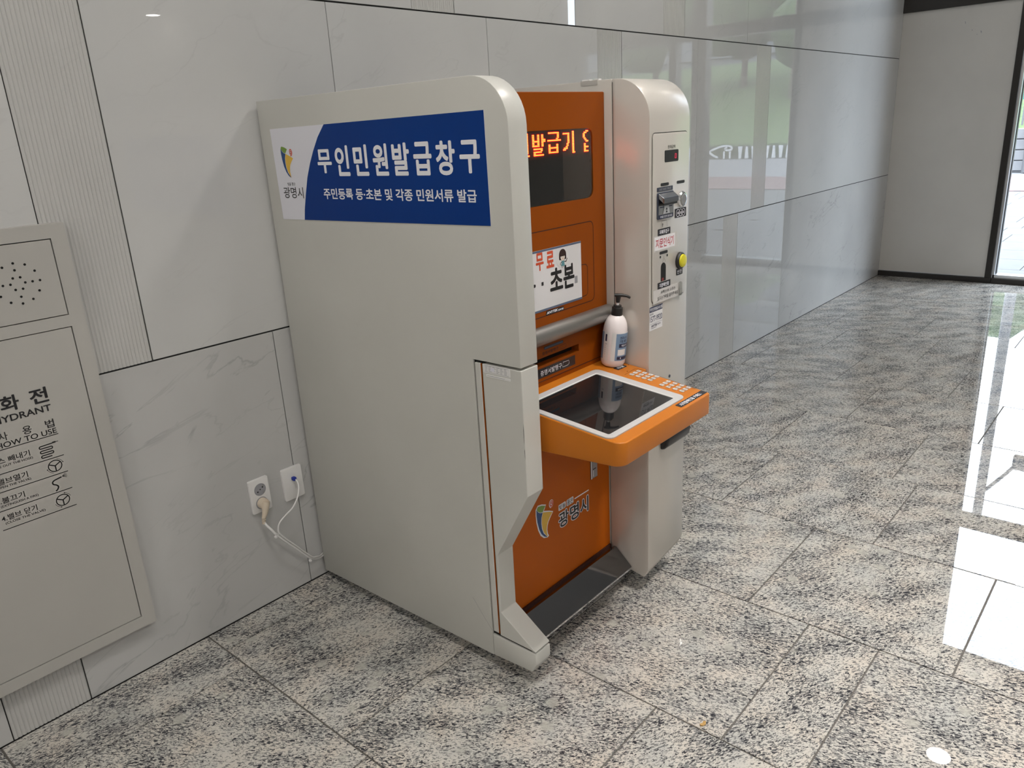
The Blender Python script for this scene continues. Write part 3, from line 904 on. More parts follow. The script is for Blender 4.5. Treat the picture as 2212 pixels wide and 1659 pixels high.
# lower hinged cover of the left wing
zc = .950
bm = NB(); box(bm, 0.0, T_, -.8765, -.857, .1315, zc - .0005); bev(bm, .0012, 1); obj('cover_strip', bm, 'paint', K)
bm = NB(); box(bm, 0.0015, T_, -.8795, -.8765, .1300, zc - .001); obj('orange_trim_line', bm, 'orange', K)
bm = NB(); prism_x(bm, [(-.8830, zc), (YFR, zc), (YFR, .608), (-.8925, .394), (-.8915, .2085), (YFR, .1275), (-.8830, .1275)], 0.0, T_); bev(bm, .0018, 2, 20)
cov = obj('lower_cover', bm, 'paint', K, smooth=12)
bm = NB(); box(bm, 0.006, T_ - .006, -.886, -.845, .125, .957); box(bm, .006, T_ - .006, -.995, -.84, .112, .1295); obj('cover_gap', bm, 'void', K)
bm = NB(); prism_x(bm, [(-.8525, .0455), (-.8525, .1195), (YFR, .1195), (YFR, .083), (-.998, .055)], 0.0, T_); bev(bm, .0025, 2, 20)
obj('base_block', bm, 'paint', K, smooth=30)
# carcass between the side panels
bm = NB(); box(bm, T_, W1, YO + .03, -.022, .035, 1.588); obj('carcass', bm, 'dark_metal', K)
# right side: fixed panel, then the payment column
bm = NB(); prism_x(bm, [(-.016, .026), (-.016, H), (-.8888, H), (-.8888, .760), (-.8630, .760), (-.8630, .060)], W1, W2); bev(bm, .002, 2, 40); obj('right_side_panel', bm, 'paint_front', K, smooth=30)
bm = NB()
prof = [(-.8660, .080), (-.8660, .757), (-.8918, .757), (-.8918, H)] + top_arc(0) + [(YFR, .083), (-.998, .055)]
prism_x(bm, prof, W1, W2)
for v in bm.verts:
    if v.co.z < .09: v.co.z += .030 * (v.co.x - W1) / (W2 - W1) + (.006 if v.co.y < -1.0 else 0)
bev(bm, .0028, 2, 40)
PC = obj('payment_column', bm, 'paint_front', K, smooth=30)
bm = NB(); box(bm, W1 + .004, W2 - .004, -.8925, -.885, .762, 1.625); obj('column_gap', bm, 'void', K)
# feet
for x in (.13, .70):
    for y in (-.10, -.80):
        bm = NB(); lathe(bm, [(.022, 0), (.022, .008), (.008, .012), (.008, .07)], (x, y, 0), (0, 0, 1), 16); obj('foot', bm, 'black', K)
# dark plinth set back under the carcass
bm = NB(); box(bm, .10, .72, -.72, -.06, .004, .05); obj('plinth', bm, 'void', K)
# ---- orange fascias
F0 = FW(YO)
winp = rr(.125, 1.3140, .5350, 1.5060, .024, 6)
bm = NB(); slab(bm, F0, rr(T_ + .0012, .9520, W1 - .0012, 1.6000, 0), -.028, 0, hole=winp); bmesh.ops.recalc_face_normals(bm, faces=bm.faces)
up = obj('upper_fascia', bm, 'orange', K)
bm = NB(); tube(bm, [(T_ + .003, YO + .0035, 1.5985), (W1 - .003, YO + .0035, 1.5985)], .0036, 10); obj('top_edge', bm, 'orange', up, smooth=40)
bm = NB(); box(bm, T_ + .002, W1 - .0015, YO + .010, YO + .028, 1.597, 1.6005); obj('fascia_top', bm, 'void', up)
# display window
bm = NB(); box(bm, .115, .545, YO + .009, YO + .016, 1.305, 1.515); dw = obj('display_back', bm, 'black', K)
bm = NB(); box(bm, .118, .5235, YO + .0070, YO + .0095, 1.4345, 1.5035); obj('led_board', bm, 'ledboard', dw)
ROWS = {
'WON': ["...####.....##..", "..##..##....##..", "..#....#....##..", "..##..##....##..", "...####.....##..", "............##..", ".#########..##..", ".....#......##..", ".....#....####..", ".....#......##..", "............##..", "............##..", "...##.......##..", "...##...........", "...############.", "................"],
'BAL': ["................", "..##...##..##...", "..##...##..##...", "..##...##..##...", "..##...##..####.", "..#######..####.", "..##...##..##...", "..##...##..##...", "..#######..##...", "................", "...#########....", "..........##....", "...########.....", "...##...........", "...##########...", "................"],
'GEUP': ["..###########...", "...........##...", "...........##...", "...........##...", "..........##....", ".##############.", "................", "................", "..##......##....", "..##......##....", "..##########....", "..##......##....", "..##......##....", "..##########....", "................", "................"],
'GI': ["...........##...", ".#######...##...", "......##...##...", "......##...##...", "......##...##...", "......##...##...", "......##...##...", "......##...##...", ".....##....##...", ".....##....##...", "....##.....##...", "..####.....##...", ".###.......##...", "...........##...", "...........###..", "................"],
'IP': [".....######.....", "...###....###...", "..##........##..", "..##........##..", "..##........##..", "...##......##...", "....##....##....", ".....######.....", "................", "...##.....##....", "...##.....##....", "...#########....", "...##.....##....", "...##.....##....", "...#########....", "................"]}
lit = NB(); off = NB()
px_, pz_ = .00425, .00385
grid = {}
for name, cx0 in (('WON', .1975), ('BAL', .2655), ('GEUP', .3325), ('GI', .4005), ('IP', .4890)):
    for r, line in enumerate(ROWS[name]):
        for c, ch in enumerate(line):
            if ch == '#': grid[(round((cx0 + c * px_ - .121) / px_), r)] = 1
for c in range(0, 95):
    for r in range(16):
        u, v = .121 + c * px_, 1.4985 - r * pz_
        if u > .5205: continue
        on = (c, r) in grid
        slab(lit if on else off, FW(YO + .0070), disc(u, v, .00185 if on else .0009, .00125 if on else .0009, 6), None, .0008 if on else .0003, mi=0)
        if on: slab(lit, FW(YO + .0070), disc(u, v, .0034, .0034, 6), None, .0005, mi=1)  # glow halo drawn as a wider red disc behind each lit dot
tag(obj('lit_dots', lit, ['led_on', 'led_halo'], dw), kind='stuff')
tag(obj('unlit_dots', off, 'led_off', dw), kind='stuff')
bm = NB(); slab(bm, F0, [(u, v) for u, v in rr(.1255, 1.3145, .5345, 1.5055, .0235, 6)], None, -.0025); obj('display_pane', bm, 'smoke', dw)
bm = NB(); slab(bm, FW(YO + .004), disc(.5255, 1.4165, .0038, n=14), None, .0005); obj('sensor_dot', bm, 'void', dw)
# document door seams
bm = NB()
stroke(bm, F0, rr(.132, 1.0105, .5285, 1.2470, .017, 5), .0024, .0004, closed=True)
stroke(bm, F0, [(.462, 1.1265), (.482, 1.1255)] + [(.482 + .014 * math.sin(a), 1.1115 + .014 * math.cos(a)) for a in (0.3, .6, .9, 1.2, 1.5)] + [(.4955, 1.046)] + [(.4835 + .012 * math.cos(a), 1.044 - .012 * math.sin(a)) for a in (.3, .6, .9, 1.2, 1.5)] + [(.462, 1.0315)], .0022, .0004)
obj('door_seam', bm, 'seam', up)
# notice
pn = NB(); slab(pn, F0, rr(.150, 1.0260, .4645, 1.1965), .0, .0010); pn = obj('paper_notice', pn, 'paper', K)
bm = NB()
slab(bm, F0, rr(.150, 1.1910, .4645, 1.1965), None, .0013, mi=0); slab(bm, F0, rr(.150, 1.0260, .4645, 1.0320), None, .0013, mi=0)
text(bm, '무', F0, .2555, 1.1410, .2895, 1.1905, .0015, .03, 1); text(bm, '료', F0, .3015, 1.1425, .3360, 1.1885, .0015, .03, 1)
text(bm, '등', F0, .170, 1.072, .2510, 1.134, .0015, .03, 2)
slab(bm, F0, rr(.2765, 1.0985, .2855, 1.1085), None, .0015, mi=2)
text(bm, '초', F0, .3140, 1.0745, .3740, 1.1385, .0015, .03, 2); text(bm, '본', F0, .3760, 1.0705, .4290, 1.1400, .0015, .03, 2)
slab(bm, F0, rr(.430, 1.078, .4440, 1.099), None, .0013, mi=3)
obj('lettering', bm, ['slate', 'oprint', 'kprint', 'gprint'], pn)
bm = NB()
slab(bm, F0, disc(.376, 1.1605, .0300, .0275, 26), None, .0016, mi=0)
slab(bm, F0, disc(.3755, 1.1700, .0165, .0165, 22), None, .0018, mi=1); slab(bm, F0, rr(.3590, 1.1560, .3920, 1.1700, .003, 2), None, .0018, mi=1)
slab(bm, F0, disc(.3755, 1.1640, .0105, .0105, 18), None, .0020, mi=2); slab(bm, F0, rr(.3650, 1.1660, .3860, 1.1745, .001, 2), None, .0021, mi=1)
slab(bm, F0, [(.3680, 1.1380), (.3840, 1.1380), (.3820, 1.1530), (.3700, 1.1530)], None, .0018, mi=3)
stroke(bm, F0, [(.383, 1.150), (.391, 1.149), (.396, 1.158)], .0030, .0019, mi=1); stroke(bm, F0, [(.370, 1.151), (.363, 1.145), (.368, 1.141)], .0022, .0019, mi=1)
for dx in (-.004, .004): slab(bm, F0, disc(.3755 + dx, 1.1640, .0010, n=8), None, .0022, mi=1)
stroke(bm, F0, [(.3725, 1.1595), (.3755, 1.1580), (.3785, 1.1595)], .0010, .0022, mi=4)
stroke(bm, F0, [(.3710, 1.1380), (.3720, 1.1330)], .0020, .0019, mi=1); stroke(bm, F0, [(.3790, 1.1380), (.3780, 1.1340)], .0020, .0019, mi=1)
obj('waving_girl_sticker', bm, ['white', 'hair', 'skin', 'teal', 'oprint'], pn)
bm = NB(); slab(bm, F0, [(.292, 1.0115), (.3745, 1.0115), (.3745, 1.0215), (.296, 1.0235)], .0, .0008); mk = obj('maker_badge', bm, 'blabel', K)
bm = NB(); text(bm, 'ANYTEK', F0, .296, 1.0135, .3460, 1.0210, .0010, .04, slant=.002); text(bm, 'SYS', F0, .348, 1.0128, .3725, 1.0180, .0010, .03, slant=.002); obj('lettering', bm, 'wprint', mk)
# handle bar
bm = NB()
tube(bm, [(T_ + .001, -.876, .9620), (.576, -.876, .9620), (.584, -.876, .9620), (.590, -.876, .9620), (.5935, -.876, .9620)], [.0255, .0255, .0248, .0225, .0180], 24)
obj('handle_bar', bm, 'tube', K, smooth=40)
# ---- lower fascia with the paper slot
slot = rr(.125, .8695, .4430, .8925)
bm = NB(); slab(bm, F0, rr(T_ + .0012, .800, W1 - .0012, .9500), -.028, 0, hole=slot); bmesh.ops.recalc_face_normals(bm, faces=bm.faces)
lf = obj('slot_fascia', bm, 'orange', K)
bm = NB(); box(bm, .115, .455, YO + .0275, YO + .032, .86, .90); obj('paper_slot', bm, 'void', lf)
bm = NB(); slab(bm, F0, rr(.2765, .9140, .3665, .9230, .002, 2), None, .0007, mi=0); slab(bm, F0, rr(.2790, .9155, .3640, .9212, .001, 2), None, .0010, mi=1); obj('indicator_window', bm, ['black', 'dark_metal'], lf)
bm = NB(); text(bm, '증명서발행구', F0, .268, .8995, .3425, .9090, .0007, .012)
stroke(bm, F0, [(.3500, .8975), (.3520, .9090), (.3780, .9095), (.3800, .9010), (.3720, .8975)], .0010, .0007, closed=True)
obj('printed_lettering', bm, 'maroon', lf)
bm = NB(); slab(bm, F0, rr(.150, .8345, .4215, .8625), 0, .0010); sl = obj('slot_label', bm, 'blabel', lf)
bm = NB(); text(bm, '증명서발행구', F0, .2560, .8400, .3555, .8560, .0012, .006)
stroke(bm, F0, [(.3590, .8415), (.3620, .8555), (.3905, .8545), (.3915, .8450), (.3840, .8415)], .0012, .0012, closed=True)
obj('lettering', bm, 'wprint', K).parent = lf
stroke_b = NB(); box(stroke_b, T_ + .002, W1 - .002, YO - .0012, YO, .8235, .8250); obj('ledge_seam', stroke_b, 'seam', lf)
# ---- lower door panel with the city emblem
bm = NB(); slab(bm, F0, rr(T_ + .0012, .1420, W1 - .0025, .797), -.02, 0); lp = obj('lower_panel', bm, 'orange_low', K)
bm = NB()
eu, ev, ew, eh = .2085, .3240, .0870, .1150
def grow(pts, d):
    c = (sum(p[0] for p in pts) / len(pts), sum(p[1] for p in pts) / len(pts))
    out = []
    for i in range(len(pts)):
        a, b = pts[i - 1], pts[(i + 1) % len(pts)]
        t = (b[0] - a[0], b[1] - a[1]); k = math.hypot(*t) or 1
        out.append((pts[i][0] + t[1] / k * d, pts[i][1] - t[0] / k * d))
    return out
sil = [(eu + x * ew, ev + y * eh) for x, y in [(.56, 0), (.36, .05), (.20, .17), (.09, .35), (.01, .60), (-.01, .82), (0, .97), (.10, 1.04), (.30, 1.01), (.51, .945), (.42, .86), (.37, .80), (.70, .70), (.89, .635), (.73, .53), (.61, .43), (.545, .32), (.52, .20), (.545, .08), (.60, 0)]]
if area2(sil) < 0: sil = sil[::-1]
slab(bm, F0, grow(sil, .0028), None, .0005, mi=0)
slab(bm, F0, disc(eu + .83 * ew, ev + eh * .885, .0112, .0140, 22), None, .0005, mi=0)
emblem(bm, F0, eu, ev, ew, eh, .0008, (1, 2, 3, 4))
for s, q in (('광', (.3140, .3235, .3640, .3765)), ('명', (.3720, .3225, .4190, .3765)), ('시', (.4265, .3225, .4715, .3770))):
    for b_, hh, m_ in ((.075, .0005, 0), (.022, .0009, 5)):
        d = .0028 if m_ == 0 else 0
        text(bm, s, F0, q[0] - d, q[1] - d, q[2] + d, q[3] + d, hh, b_, m_)
for s, q in (('빛을', (.3175, .3870, .3500, .4030)), ('품은', (.3590, .3860, .3900, .4035))):
    slab(bm, F0, rr(q[0] - .0022, q[1] - .0022, q[2] + .0022, q[3] + .0022, .003, 2), None, .0005, mi=0)
    text(bm, s, F0, *q, .0009, .008, 5)
slab(bm, F0, rr(.3975, .3915, .4755, .3955, .0018, 2), None, .0006, mi=0)
obj('city_emblem_sticker', bm, ['wprint', 'green', 'emb_blue', 'yellow', 'oprint', 'kprint'], lp)
bm = NB()
slab(bm, F0, rr(.4865, .4240, .5255, .560), None, .0006, mi=0)
slab(bm, F0, rr(.4900, .4240, .4955, .560), None, .0009, mi=1)
slab(bm, F0, rr(.4975, .4250, .5250, .560), None, .0009, mi=2)
for q in (.548, .532, .508, .482, .455): slab(bm, F0, rr(.5000, q - .001, .5180, q + .003), None, .0012, mi=0)
slab(bm, F0, rr(.5010, .4300, .5040, .4520), None, .0012, mi=1)
obj('notice_sticker', bm, ['black', 'wprint', 'gprint'], lp)
# kick plate
bm = NB()
prism_x(bm, [(-.8790, .1370), (-.8880, .1370), (-.9490, .0800), (-.9490, .0740), (-.9400, .0740)], T_ + .0015, W1 - .0015); obj('kick_plate', bm, 'kick', K)
bm = NB(); box(bm, T_ + .0015, W1 - .0015, -.9495, -.947, .072, .0785); obj('kick_plate_lip', bm, 'chrome', K)
bm = NB(); box(bm, T_ + .002, W1 - .002, -.868, -.84, .08, .141); obj('kick_recess', bm, 'seam', K)

# ---- console shelf with touch screen
cx0, cx1, cyf = .1010, .5600, -1.2380
bm = NB()
r = .030
n8 = 8
outl = [(cx0, YO)]
for i in range(n8 + 1):
    a = PI + PI / 2 * i / n8
    outl.append((cx0 + r + r * math.cos(a), cyf + r + r * math.sin(a)))
r2 = .010
for i in range(4):
    a = 3 * PI / 2 + PI / 2 * i / 3
    outl.append((cx1 - r2 + r2 * math.cos(a), cyf + r2 + r2 * math.sin(a)))
outl += [(cx1 + .012, -1.012), (W1 - .001, -1.006), (W1 - .001, YO)]
topv = [bm.verts.new((x, y, TZ(y))) for x, y in outl]
botv = [bm.verts.new((x, y, .709 - .06 * (y - cyf))) for x, y in outl]
bm.faces.new(topv); bm.faces.new(botv[::-1])
for i in range(len(outl)):
    j = (i + 1) % len(outl)
    bm.faces.new((topv[j], topv[i], botv[i], botv[j]))
bmesh.ops.recalc_face_normals(bm, faces=bm.faces)
te = [e for e in bm.edges if e.calc_face_angle(0) > math.radians(40) and not (e.verts[0].co.y > -1.0 and e.verts[1].co.y > -1.0)]
bmesh.ops.bevel(bm, geom=te, offset=.0035, segments=3, profile=.5, affect='EDGES')
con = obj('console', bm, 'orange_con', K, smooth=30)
bo = rr(.1045, -1.2035, .4800, -.8990, .020, 5)
bi = rr(.1240, -1.1850, .4520, -.9190, .006, 5)
bm = NB(); slab(bm, FT, bo, 0, .0035, hole=bi); bmesh.ops.recalc_face_normals(bm, faces=bm.faces)
obj('screen_bezel', bm, 'bezel', con)
bm = NB()
slab(bm, FT, rr(.1235, -1.1855, .4525, -.9185), None, .0007); obj('touch_screen', bm, 'screen', con)
# inner bevel lip of the bezel
bm = NB()
a_ = [bm.verts.new(FT(u, v, .0036)) for u, v in bi]; b_ = [bm.verts.new(FT(u * .985 + .288 * .015, v * .985 - 1.052 * .015, .0008)) for u, v in bi]
for i in range(len(a_)):
    j = (i + 1) % len(a_); bm.faces.new((a_[j], a_[i], b_[i], b_[j]))
bmesh.ops.recalc_face_normals(bm, faces=bm.faces)
obj('bezel_lip', bm, 'white', con)
# keypad seam and keys
bm = NB()
stroke(bm, FT, [(.505, -.9850), (.568, -.9800), (.5775, -.9860), (.5775, -.9950), (.5545, -1.1920)], .0012, .0004)
obj('keypad_seam', bm, 'seam', con)
key_me = {}
for (y0, y1) in ((-1.0000, -1.0630), (-1.1080, -1.1735)):
    for i in range(4):
        for j in range(3):
            y = y0 + (y1 - y0) * i / 3; x = .5590 - .0190 * j - .010 * (y0 < -1.1)
            bm = NB(); slab(bm, FT, rr(x - .0062, y - .0068, x + .0062, y + .0068, .0012, 1), 0, .0022); bev(bm, .0006, 1)
            slab(bm, FT, disc(x + random.uniform(-.001, .001), y + random.uniform(-.001, .001), .0026, n=8), None, .0024, mi=1)
            obj('key', bm, ['key_metal', 'gprint'], con)
bm = NB(); slab(bm, FT, rr(.4080, -1.2295, .5560, -1.2100, .002, 2), 0, .0006); ls = obj('keypad_label', bm, 'blabel', con)
bm = NB(); text(bm, '시각장애인용 키패드', FT, .418, -1.2270, .5320, -1.2135, .0010, .02); obj('keypad_lettering', bm, 'wprint', con)
bm = NB(); slab(bm, FT, rr(.5240, -.9505, .5720, -.9310), 0, .0006); obj('earphone_label', bm, 'blabel', con)
bm = NB(); text(bm, '이어폰', FT, .5340, -.9475, .5640, -.9345, .0010, .02); obj('earphone_lettering', bm, 'wprint', con)
for q in ((.585, -.947), (.535, -.975)):
    bm = NB(); slab(bm, FT, disc(q[0], q[1], .0022, n=10), None, .0004); obj('jack_hole', bm, 'void', con)
# black receipt chute under the shelf
bm = NB()
ch = [(-1.014, .5600), (-1.040, .5560), (-1.046, .5420), (-1.042, .5220), (-1.030, .5060), (-1.014, .5010)]
prism_x(bm, ch, .665, .812); bev(bm, .006, 3, 30); obj('receipt_tray', bm, 'black', PC, smooth=40)

# ---- payment column fittings
FC = FW(YFR)
bm = NB(); slab(bm, FC, rr(.6090, .9970, .8065, 1.4805, .012, 5), 0, .0030); bev(bm, .0010, 2, 40); obj('payment_panel', bm, 'paint_front', PC, smooth=30)
bm = NB(); stroke(bm, FC, rr(.6072, .9955, .8082, 1.4822, .013, 5), .0020, .0004, closed=True); obj('panel_gap', bm, 'black', PC)
FP = FW(YFR - .0030)
bm = NB(); slab(bm, FP, rr(.6720, 1.4000, .7510, 1.4330, .004, 3), 0, .0006); obj('amount_display', bm, 'black', PC)
bm = NB(); stroke(bm, FP, [(.7300, 1.4090), (.7370, 1.4090), (.7385, 1.4210), (.7310, 1.4215)], .0017, .0009, closed=True); obj('amount_digit', bm, 'led_digit', PC)
bm = NB(); text(bm, '현재금액', FP, .6890, 1.4370, .7315, 1.4465, .0006, .006); obj('panel_lettering', bm, 'kprint', PC)
def lab(name, u0, v0, u1, v1, txt, mat='blabel', tm='wprint', r=.0015, fr=FP, h=.0008, m=.12, bold=.015, mv=.18):
    bm = NB(); slab(bm, fr, rr(u0, v0, u1, v1, r, 2), 0, h)
    if txt:
        du, dv = (u1 - u0) * m, (v1 - v0) * mv
        text(bm, txt, fr, u0 + du, v0 + dv, u1 - du, v1 - dv, h + .0003, bold, 1)
    return obj(name, bm, [mat, tm], PC)
lab('status_led', .651, 1.3345, .6965, 1.3430, None, 'black', 'black', .003)
lab('status_led', .7445, 1.3340, .7900, 1.3425, None, 'black', 'black', .003)
lab('status_led', .6480, 1.1375, .6940, 1.1460, None, 'black', 'black', .003)
lab('bill_label', .6300, 1.3200, .7200, 1.3320, '1000원 5000원 지폐사용', 'dark_metal', 'gprint')
# bill acceptor
bm = NB(); slab(bm, FP, rr(.6290, 1.2410, .7210, 1.3180, .005, 3), 0, .0040); bev(bm, .0012, 1, 40); ba = obj('bill_acceptor', bm, 'dark_metal', PC)
bm = NB()
prism_x(bm, [(YFR - .006, 1.3150), (YFR - .009, 1.3150), (YFR - .026, 1.3020), (YFR - .026, 1.2880), (YFR - .022, 1.2880), (YFR - .006, 1.3020)], .6330, .7170); bev(bm, .0012, 1, 30)
obj('bill_hood', bm, 'dark_chrome', PC)
bm = NB(); box(bm, .6360, .7140, YFR - .0235, YFR - .006, 1.2815, 1.2880); bev(bm, .001, 1); obj('bill_lower_lip', bm, 'black', PC)
bm = NB(); slab(bm, FP, rr(.6340, 1.2540, .7165, 1.2800, .002, 2), .004, .0046, mi=0); slab(bm, FP, rr(.640, 1.2740, .711, 1.2770), None, .0050, mi=1)
slab(bm, FP, [(.657, 1.2555), (.696, 1.2555), (.690, 1.2775), (.664, 1.2775)], None, .0054, mi=2)
for dz in (0, .008): slab(bm, FP, [(.6715, 1.2585 + dz), (.6825, 1.2585 + dz), (.677, 1.2655 + dz)], None, .0058, mi=3)
slab(bm, FP, rr(.636, 1.2430, .714, 1.2530, .002, 2), None, .0050, mi=1); text(bm, '지폐를 한장씩 넣으세요', FP, .640, 1.2445, .710, 1.2515, .0054, .01, 2)
obj('bill_guide_print', bm, ['steel', 'navy', 'wprint', 'kprint'], PC)
# coin slot
bm = NB(); lathe(bm, [(.0235, 0), (.0235, .006), (.0205, .010), (.0175, .0105)], (.7695, YFR - .003, 1.2878), (0, -1, 0), 28); obj('coin_ring', bm, 'chrome', PC, smooth=35)
bm = NB(); lathe(bm, [(.0172, .0), (.0172, .0095), (.0140, .0120)], (.7695, YFR - .003, 1.2878), (0, -1, 0), 28); obj('coin_button', bm, 'steel', PC, smooth=35)
bm = NB(); slab(bm, FP, rr(.7345, 1.2345, .8025, 1.2615, .0015, 2), 0, .0008)
for q, s in ((.7520, '50'), (.7685, '100'), (.7850, '500')):
    stroke(bm, FP, disc(q, 1.248, .0105, .0105, 20), .0014, .0011, closed=True, mi=1); text(bm, s, FP, q - .005, 1.2445, q + .005, 1.2515, .0011, .01, 1)
obj('coin_label', bm, ['blabel', 'wprint'], PC)
bm = NB(); stroke(bm, FP, [(.6545, 1.2155), (.6575, 1.2350), (.6865, 1.2350), (.6905, 1.2155)], .0010, .0005)
slab(bm, FP, [(.6605, 1.2240), (.6675, 1.2240), (.664, 1.2290)], None, .0006); slab(bm, FP, rr(.6625, 1.2180, .6655, 1.2240), None, .0006); obj('banknote_icon', bm, 'kprint', PC)
lab('bill_slot_label', .6365, 1.1935, .7085, 1.2130, '지폐투입구')
bm = NB(); slab(bm, FP, rr(.6150, 1.1480, .7510, 1.1945), 0, .0004); obj('clear_tape', bm, 'tape', PC)
lab('fingerprint_notice', .6180, 1.1520, .7360, 1.1915, '지문인식기', 'paper', 'rprint', 0, h=.0008, m=.06, bold=.012, mv=.16)
bm = NB()
for q in (.652, .692): slab(bm, FP, disc(q, 1.1300, .0042, .0042, 10), None, .0006)
stroke(bm, FP, [(.6655, 1.1110), (.6690, 1.1230), (.6720, 1.1310), (.6745, 1.1230), (.6790, 1.1180), (.6805, 1.1110)], .0009, .0005)
obj('finger_icon', bm, 'kprint', PC)
bm = NB(); slab(bm, FP, rr(.6560, 1.0560, .6845, 1.1110, .0140, 6, (0, 1, 1, 0)), 0, .0006); obj('fingerprint_slot', bm, 'void', PC)
bm = NB(); slab(bm, FP, rr(.6600, 1.0565, .6720, 1.0660, .003, 2), None, .0010); obj('scanner_glow', bm, emit('scanner_red', (.5, .03, .03), .12), PC)
bm = NB(); lathe(bm, [(.0260, 0), (.0260, .006), (.0225, .010)], (.7680, YFR - .003, 1.1025), (0, -1, 0), 28); obj('button_ring', bm, 'black', PC, smooth=35)
bm = NB(); lathe(bm, [(.0200, 0), (.0200, .012), (.0185, .0150), (.012, .0165)], (.7680, YFR - .003, 1.1025), (0, -1, 0), 28); obj('return_button', bm, 'ybutton', PC, smooth=35)
lab('return_label', .7485, 1.0585, .7860, 1.0780, '반환')
lab('scanner_label', .6380, 1.0345, .7120, 1.0540, '지문확인창')
bm = NB(); slab(bm, FP, rr(.6120, .9935, .7700, 1.0345), 0, .0010)
text(bm, '위쪽(1)에 오른손', FP, .655, 1.0165, .742, 1.0275, .0013, .008, 1); text(bm, '엄지손가락을 올려주세요', FP, .636, 1.0005, .758, 1.0120, .0013, .008, 1)
obj('thumb_notice', bm, ['tape', 'kprint'], PC)
bm = NB(); box(bm, .7610, .7760, YFR - .0105, YFR - .0030, .9935, 1.0360); bev(bm, .003, 2); obj('lifted_tape', bm, 'tape_clear', PC)
bm = NB()
slab(bm, FC, rr(.5962, .9140, .6715, .9870), 0, .0008, mi=0); slab(bm, FC, rr(.5962, .9705, .6715, .9870), None, .0011, mi=1)
text(bm, '무인민원발급시스템', FC, .5985, .9735, .6695, .9840, .0014, .012, 2)
text(bm, '콜센터', FC, .5990, .9610, .6180, .9675, .0011, .01, 1)
text(bm, '1577-9920', FC, .5985, .9400, .6695, .9580, .0011, .012, 1)
slab(bm, FC, rr(.598, .9340, .670, .9346), None, .0011, mi=1)
text(bm, 'ANYTEK', FC, .6060, .9240, .6400, .9310, .0011, .03, 1); text(bm, 'sys', FC, .642, .9240, .6600, .9300, .0011, .01, 1)
slab(bm, FC, rr(.606, .9200, .636, .9212), None, .0011, mi=1)
obj('hotline_sticker', bm, ['paper', 'navy', 'wprint'], PC)
bm = NB(); slab(bm, FC, disc(.7200, .7390, .0050, n=14), 0, .0015); obj('column_lock', bm, 'dark_metal', PC)
# small white strip stuck over the top edge of the right side panel
bm = NB(); box(bm, W1 - .0010, W1 + .030, -.842, -.782, 1.6340, 1.6348); box(bm, W1 - .0012, W1, -.842, -.782, 1.6215, 1.6348)
obj('folded_tape_tab', bm, 'paint_front', K)
bm = NB(); box(bm, W1 + .004, W1 + .020, -.810, -.784, 1.6348, 1.6385); box(bm, W1 + .006, W1 + .018, -.842, -.829, 1.6348, 1.6385); obj('top_label', bm, 'white', K)

# ---- big blue sign on the left side panel
FSD = FS(0)
SB = [(.0710, 1.5525), (.9433, 1.5580), (.9443, 1.2995), (.0755, 1.2890)]
bm = NB(); slab(bm, FSD, SB, 0, .0008); sg = obj('blue_sign', bm, 'vinyl', K)
bm = NB()
curve = [(.3400, 1.5543), (.3045, 1.5216), (.2753, 1.4852), (.2523, 1.4512), (.2309, 1.4129), (.2110, 1.3628), (.1960, 1.3200), (.1890, 1.2904)]
slab(bm, FSD, curve + [(.9443, 1.2995), (.9433, 1.5580)], None, .0012, mi=0)
for i, s in enumerate('무인민원발급창구'):
    c = .3235 + .0810 * i
    z0 = {0: 1.4240, 7: 1.4220}.get(i, 1.4180); z1 = {0: 1.4890, 7: 1.4955}.get(i, 1.4965)
    hw = .0330 if i not in (1, 2, 3) else .0305
    text(bm, s, FSD, c - hw, z0 - (.002 if i else 0), c + hw, z1, .0016, .028, 1)
text(bm, '주민등록 등·초본 및 각종 민원서류 발급', FSD, .3010, 1.3525, .9055, 1.3830, .0016, .020, 1)
obj('sign_lettering', bm, ['banner', 'wprint'], sg)
bm = NB()
emblem(bm, FSD, .1125, 1.4124, .0680, .0868, .0012, (0, 1, 2, 3), .735, .835)
text(bm, '빛을 품은', FSD, .1245, 1.3895, .1655, 1.3985, .0012, .0, 4)
text(bm, '광명시', FSD, .0985, 1.3530, .2005, 1.3850, .0012, .006, 4)
obj('city_emblem', bm, ['green', 'emb_blue', 'yellow', 'oprint', 'kprint'], sg)
# rating plate on the lower cover
bm = NB(); slab(bm, FSD, rr(.8865, .9275, .9785, .9500, .002, 2), 0, .0007, mi=0)
stroke(bm, FSD, rr(.8905, .9300, .9740, .9480), .0007, .0009, closed=True, mi=1)
for i in range(5):
    for k in range(6):
        u = .8930 + .0132 * k; 
        if random.random() < .9: slab(bm, FSD, rr(u, .9455 - .0033 * i, u + random.uniform(.005, .0115), .9466 - .0033 * i), None, .0010, mi=1)
slab(bm, FSD, rr(.9130, .9340, .9260, .9440), None, .0012, mi=2)
slab(bm, FSD, rr(.8960, .9175, .9790, .9245, .002, 2), 0, .0007, mi=0); slab(bm, FSD, rr(.9000, .9205, .9600, .9215), None, .0010, mi=1)
obj('rating_plate', bm, ['white', 'gprint', 'vinyl'], cov)
# paint chips on the cover's front corner
bm = NB()
for z0, z1, d in ((.755, .815, .0016), (.712, .745, .0012)):
    slab(bm, FSD, [(1.0135, z0), (1.0135, z1), (1.0135 - d, (z0 + z1) / 2 + .01), (1.0135 - d * .7, z0 + .01)], None, .0003)
obj('paint_chip', bm, 'black', cov)
bm = NB(); stroke(bm, FSD, [(.78, .215), (.815, .172), (.845, .138), (.852, .130)], .0012, .0003); obj('scratch', bm, 'gprint', K)

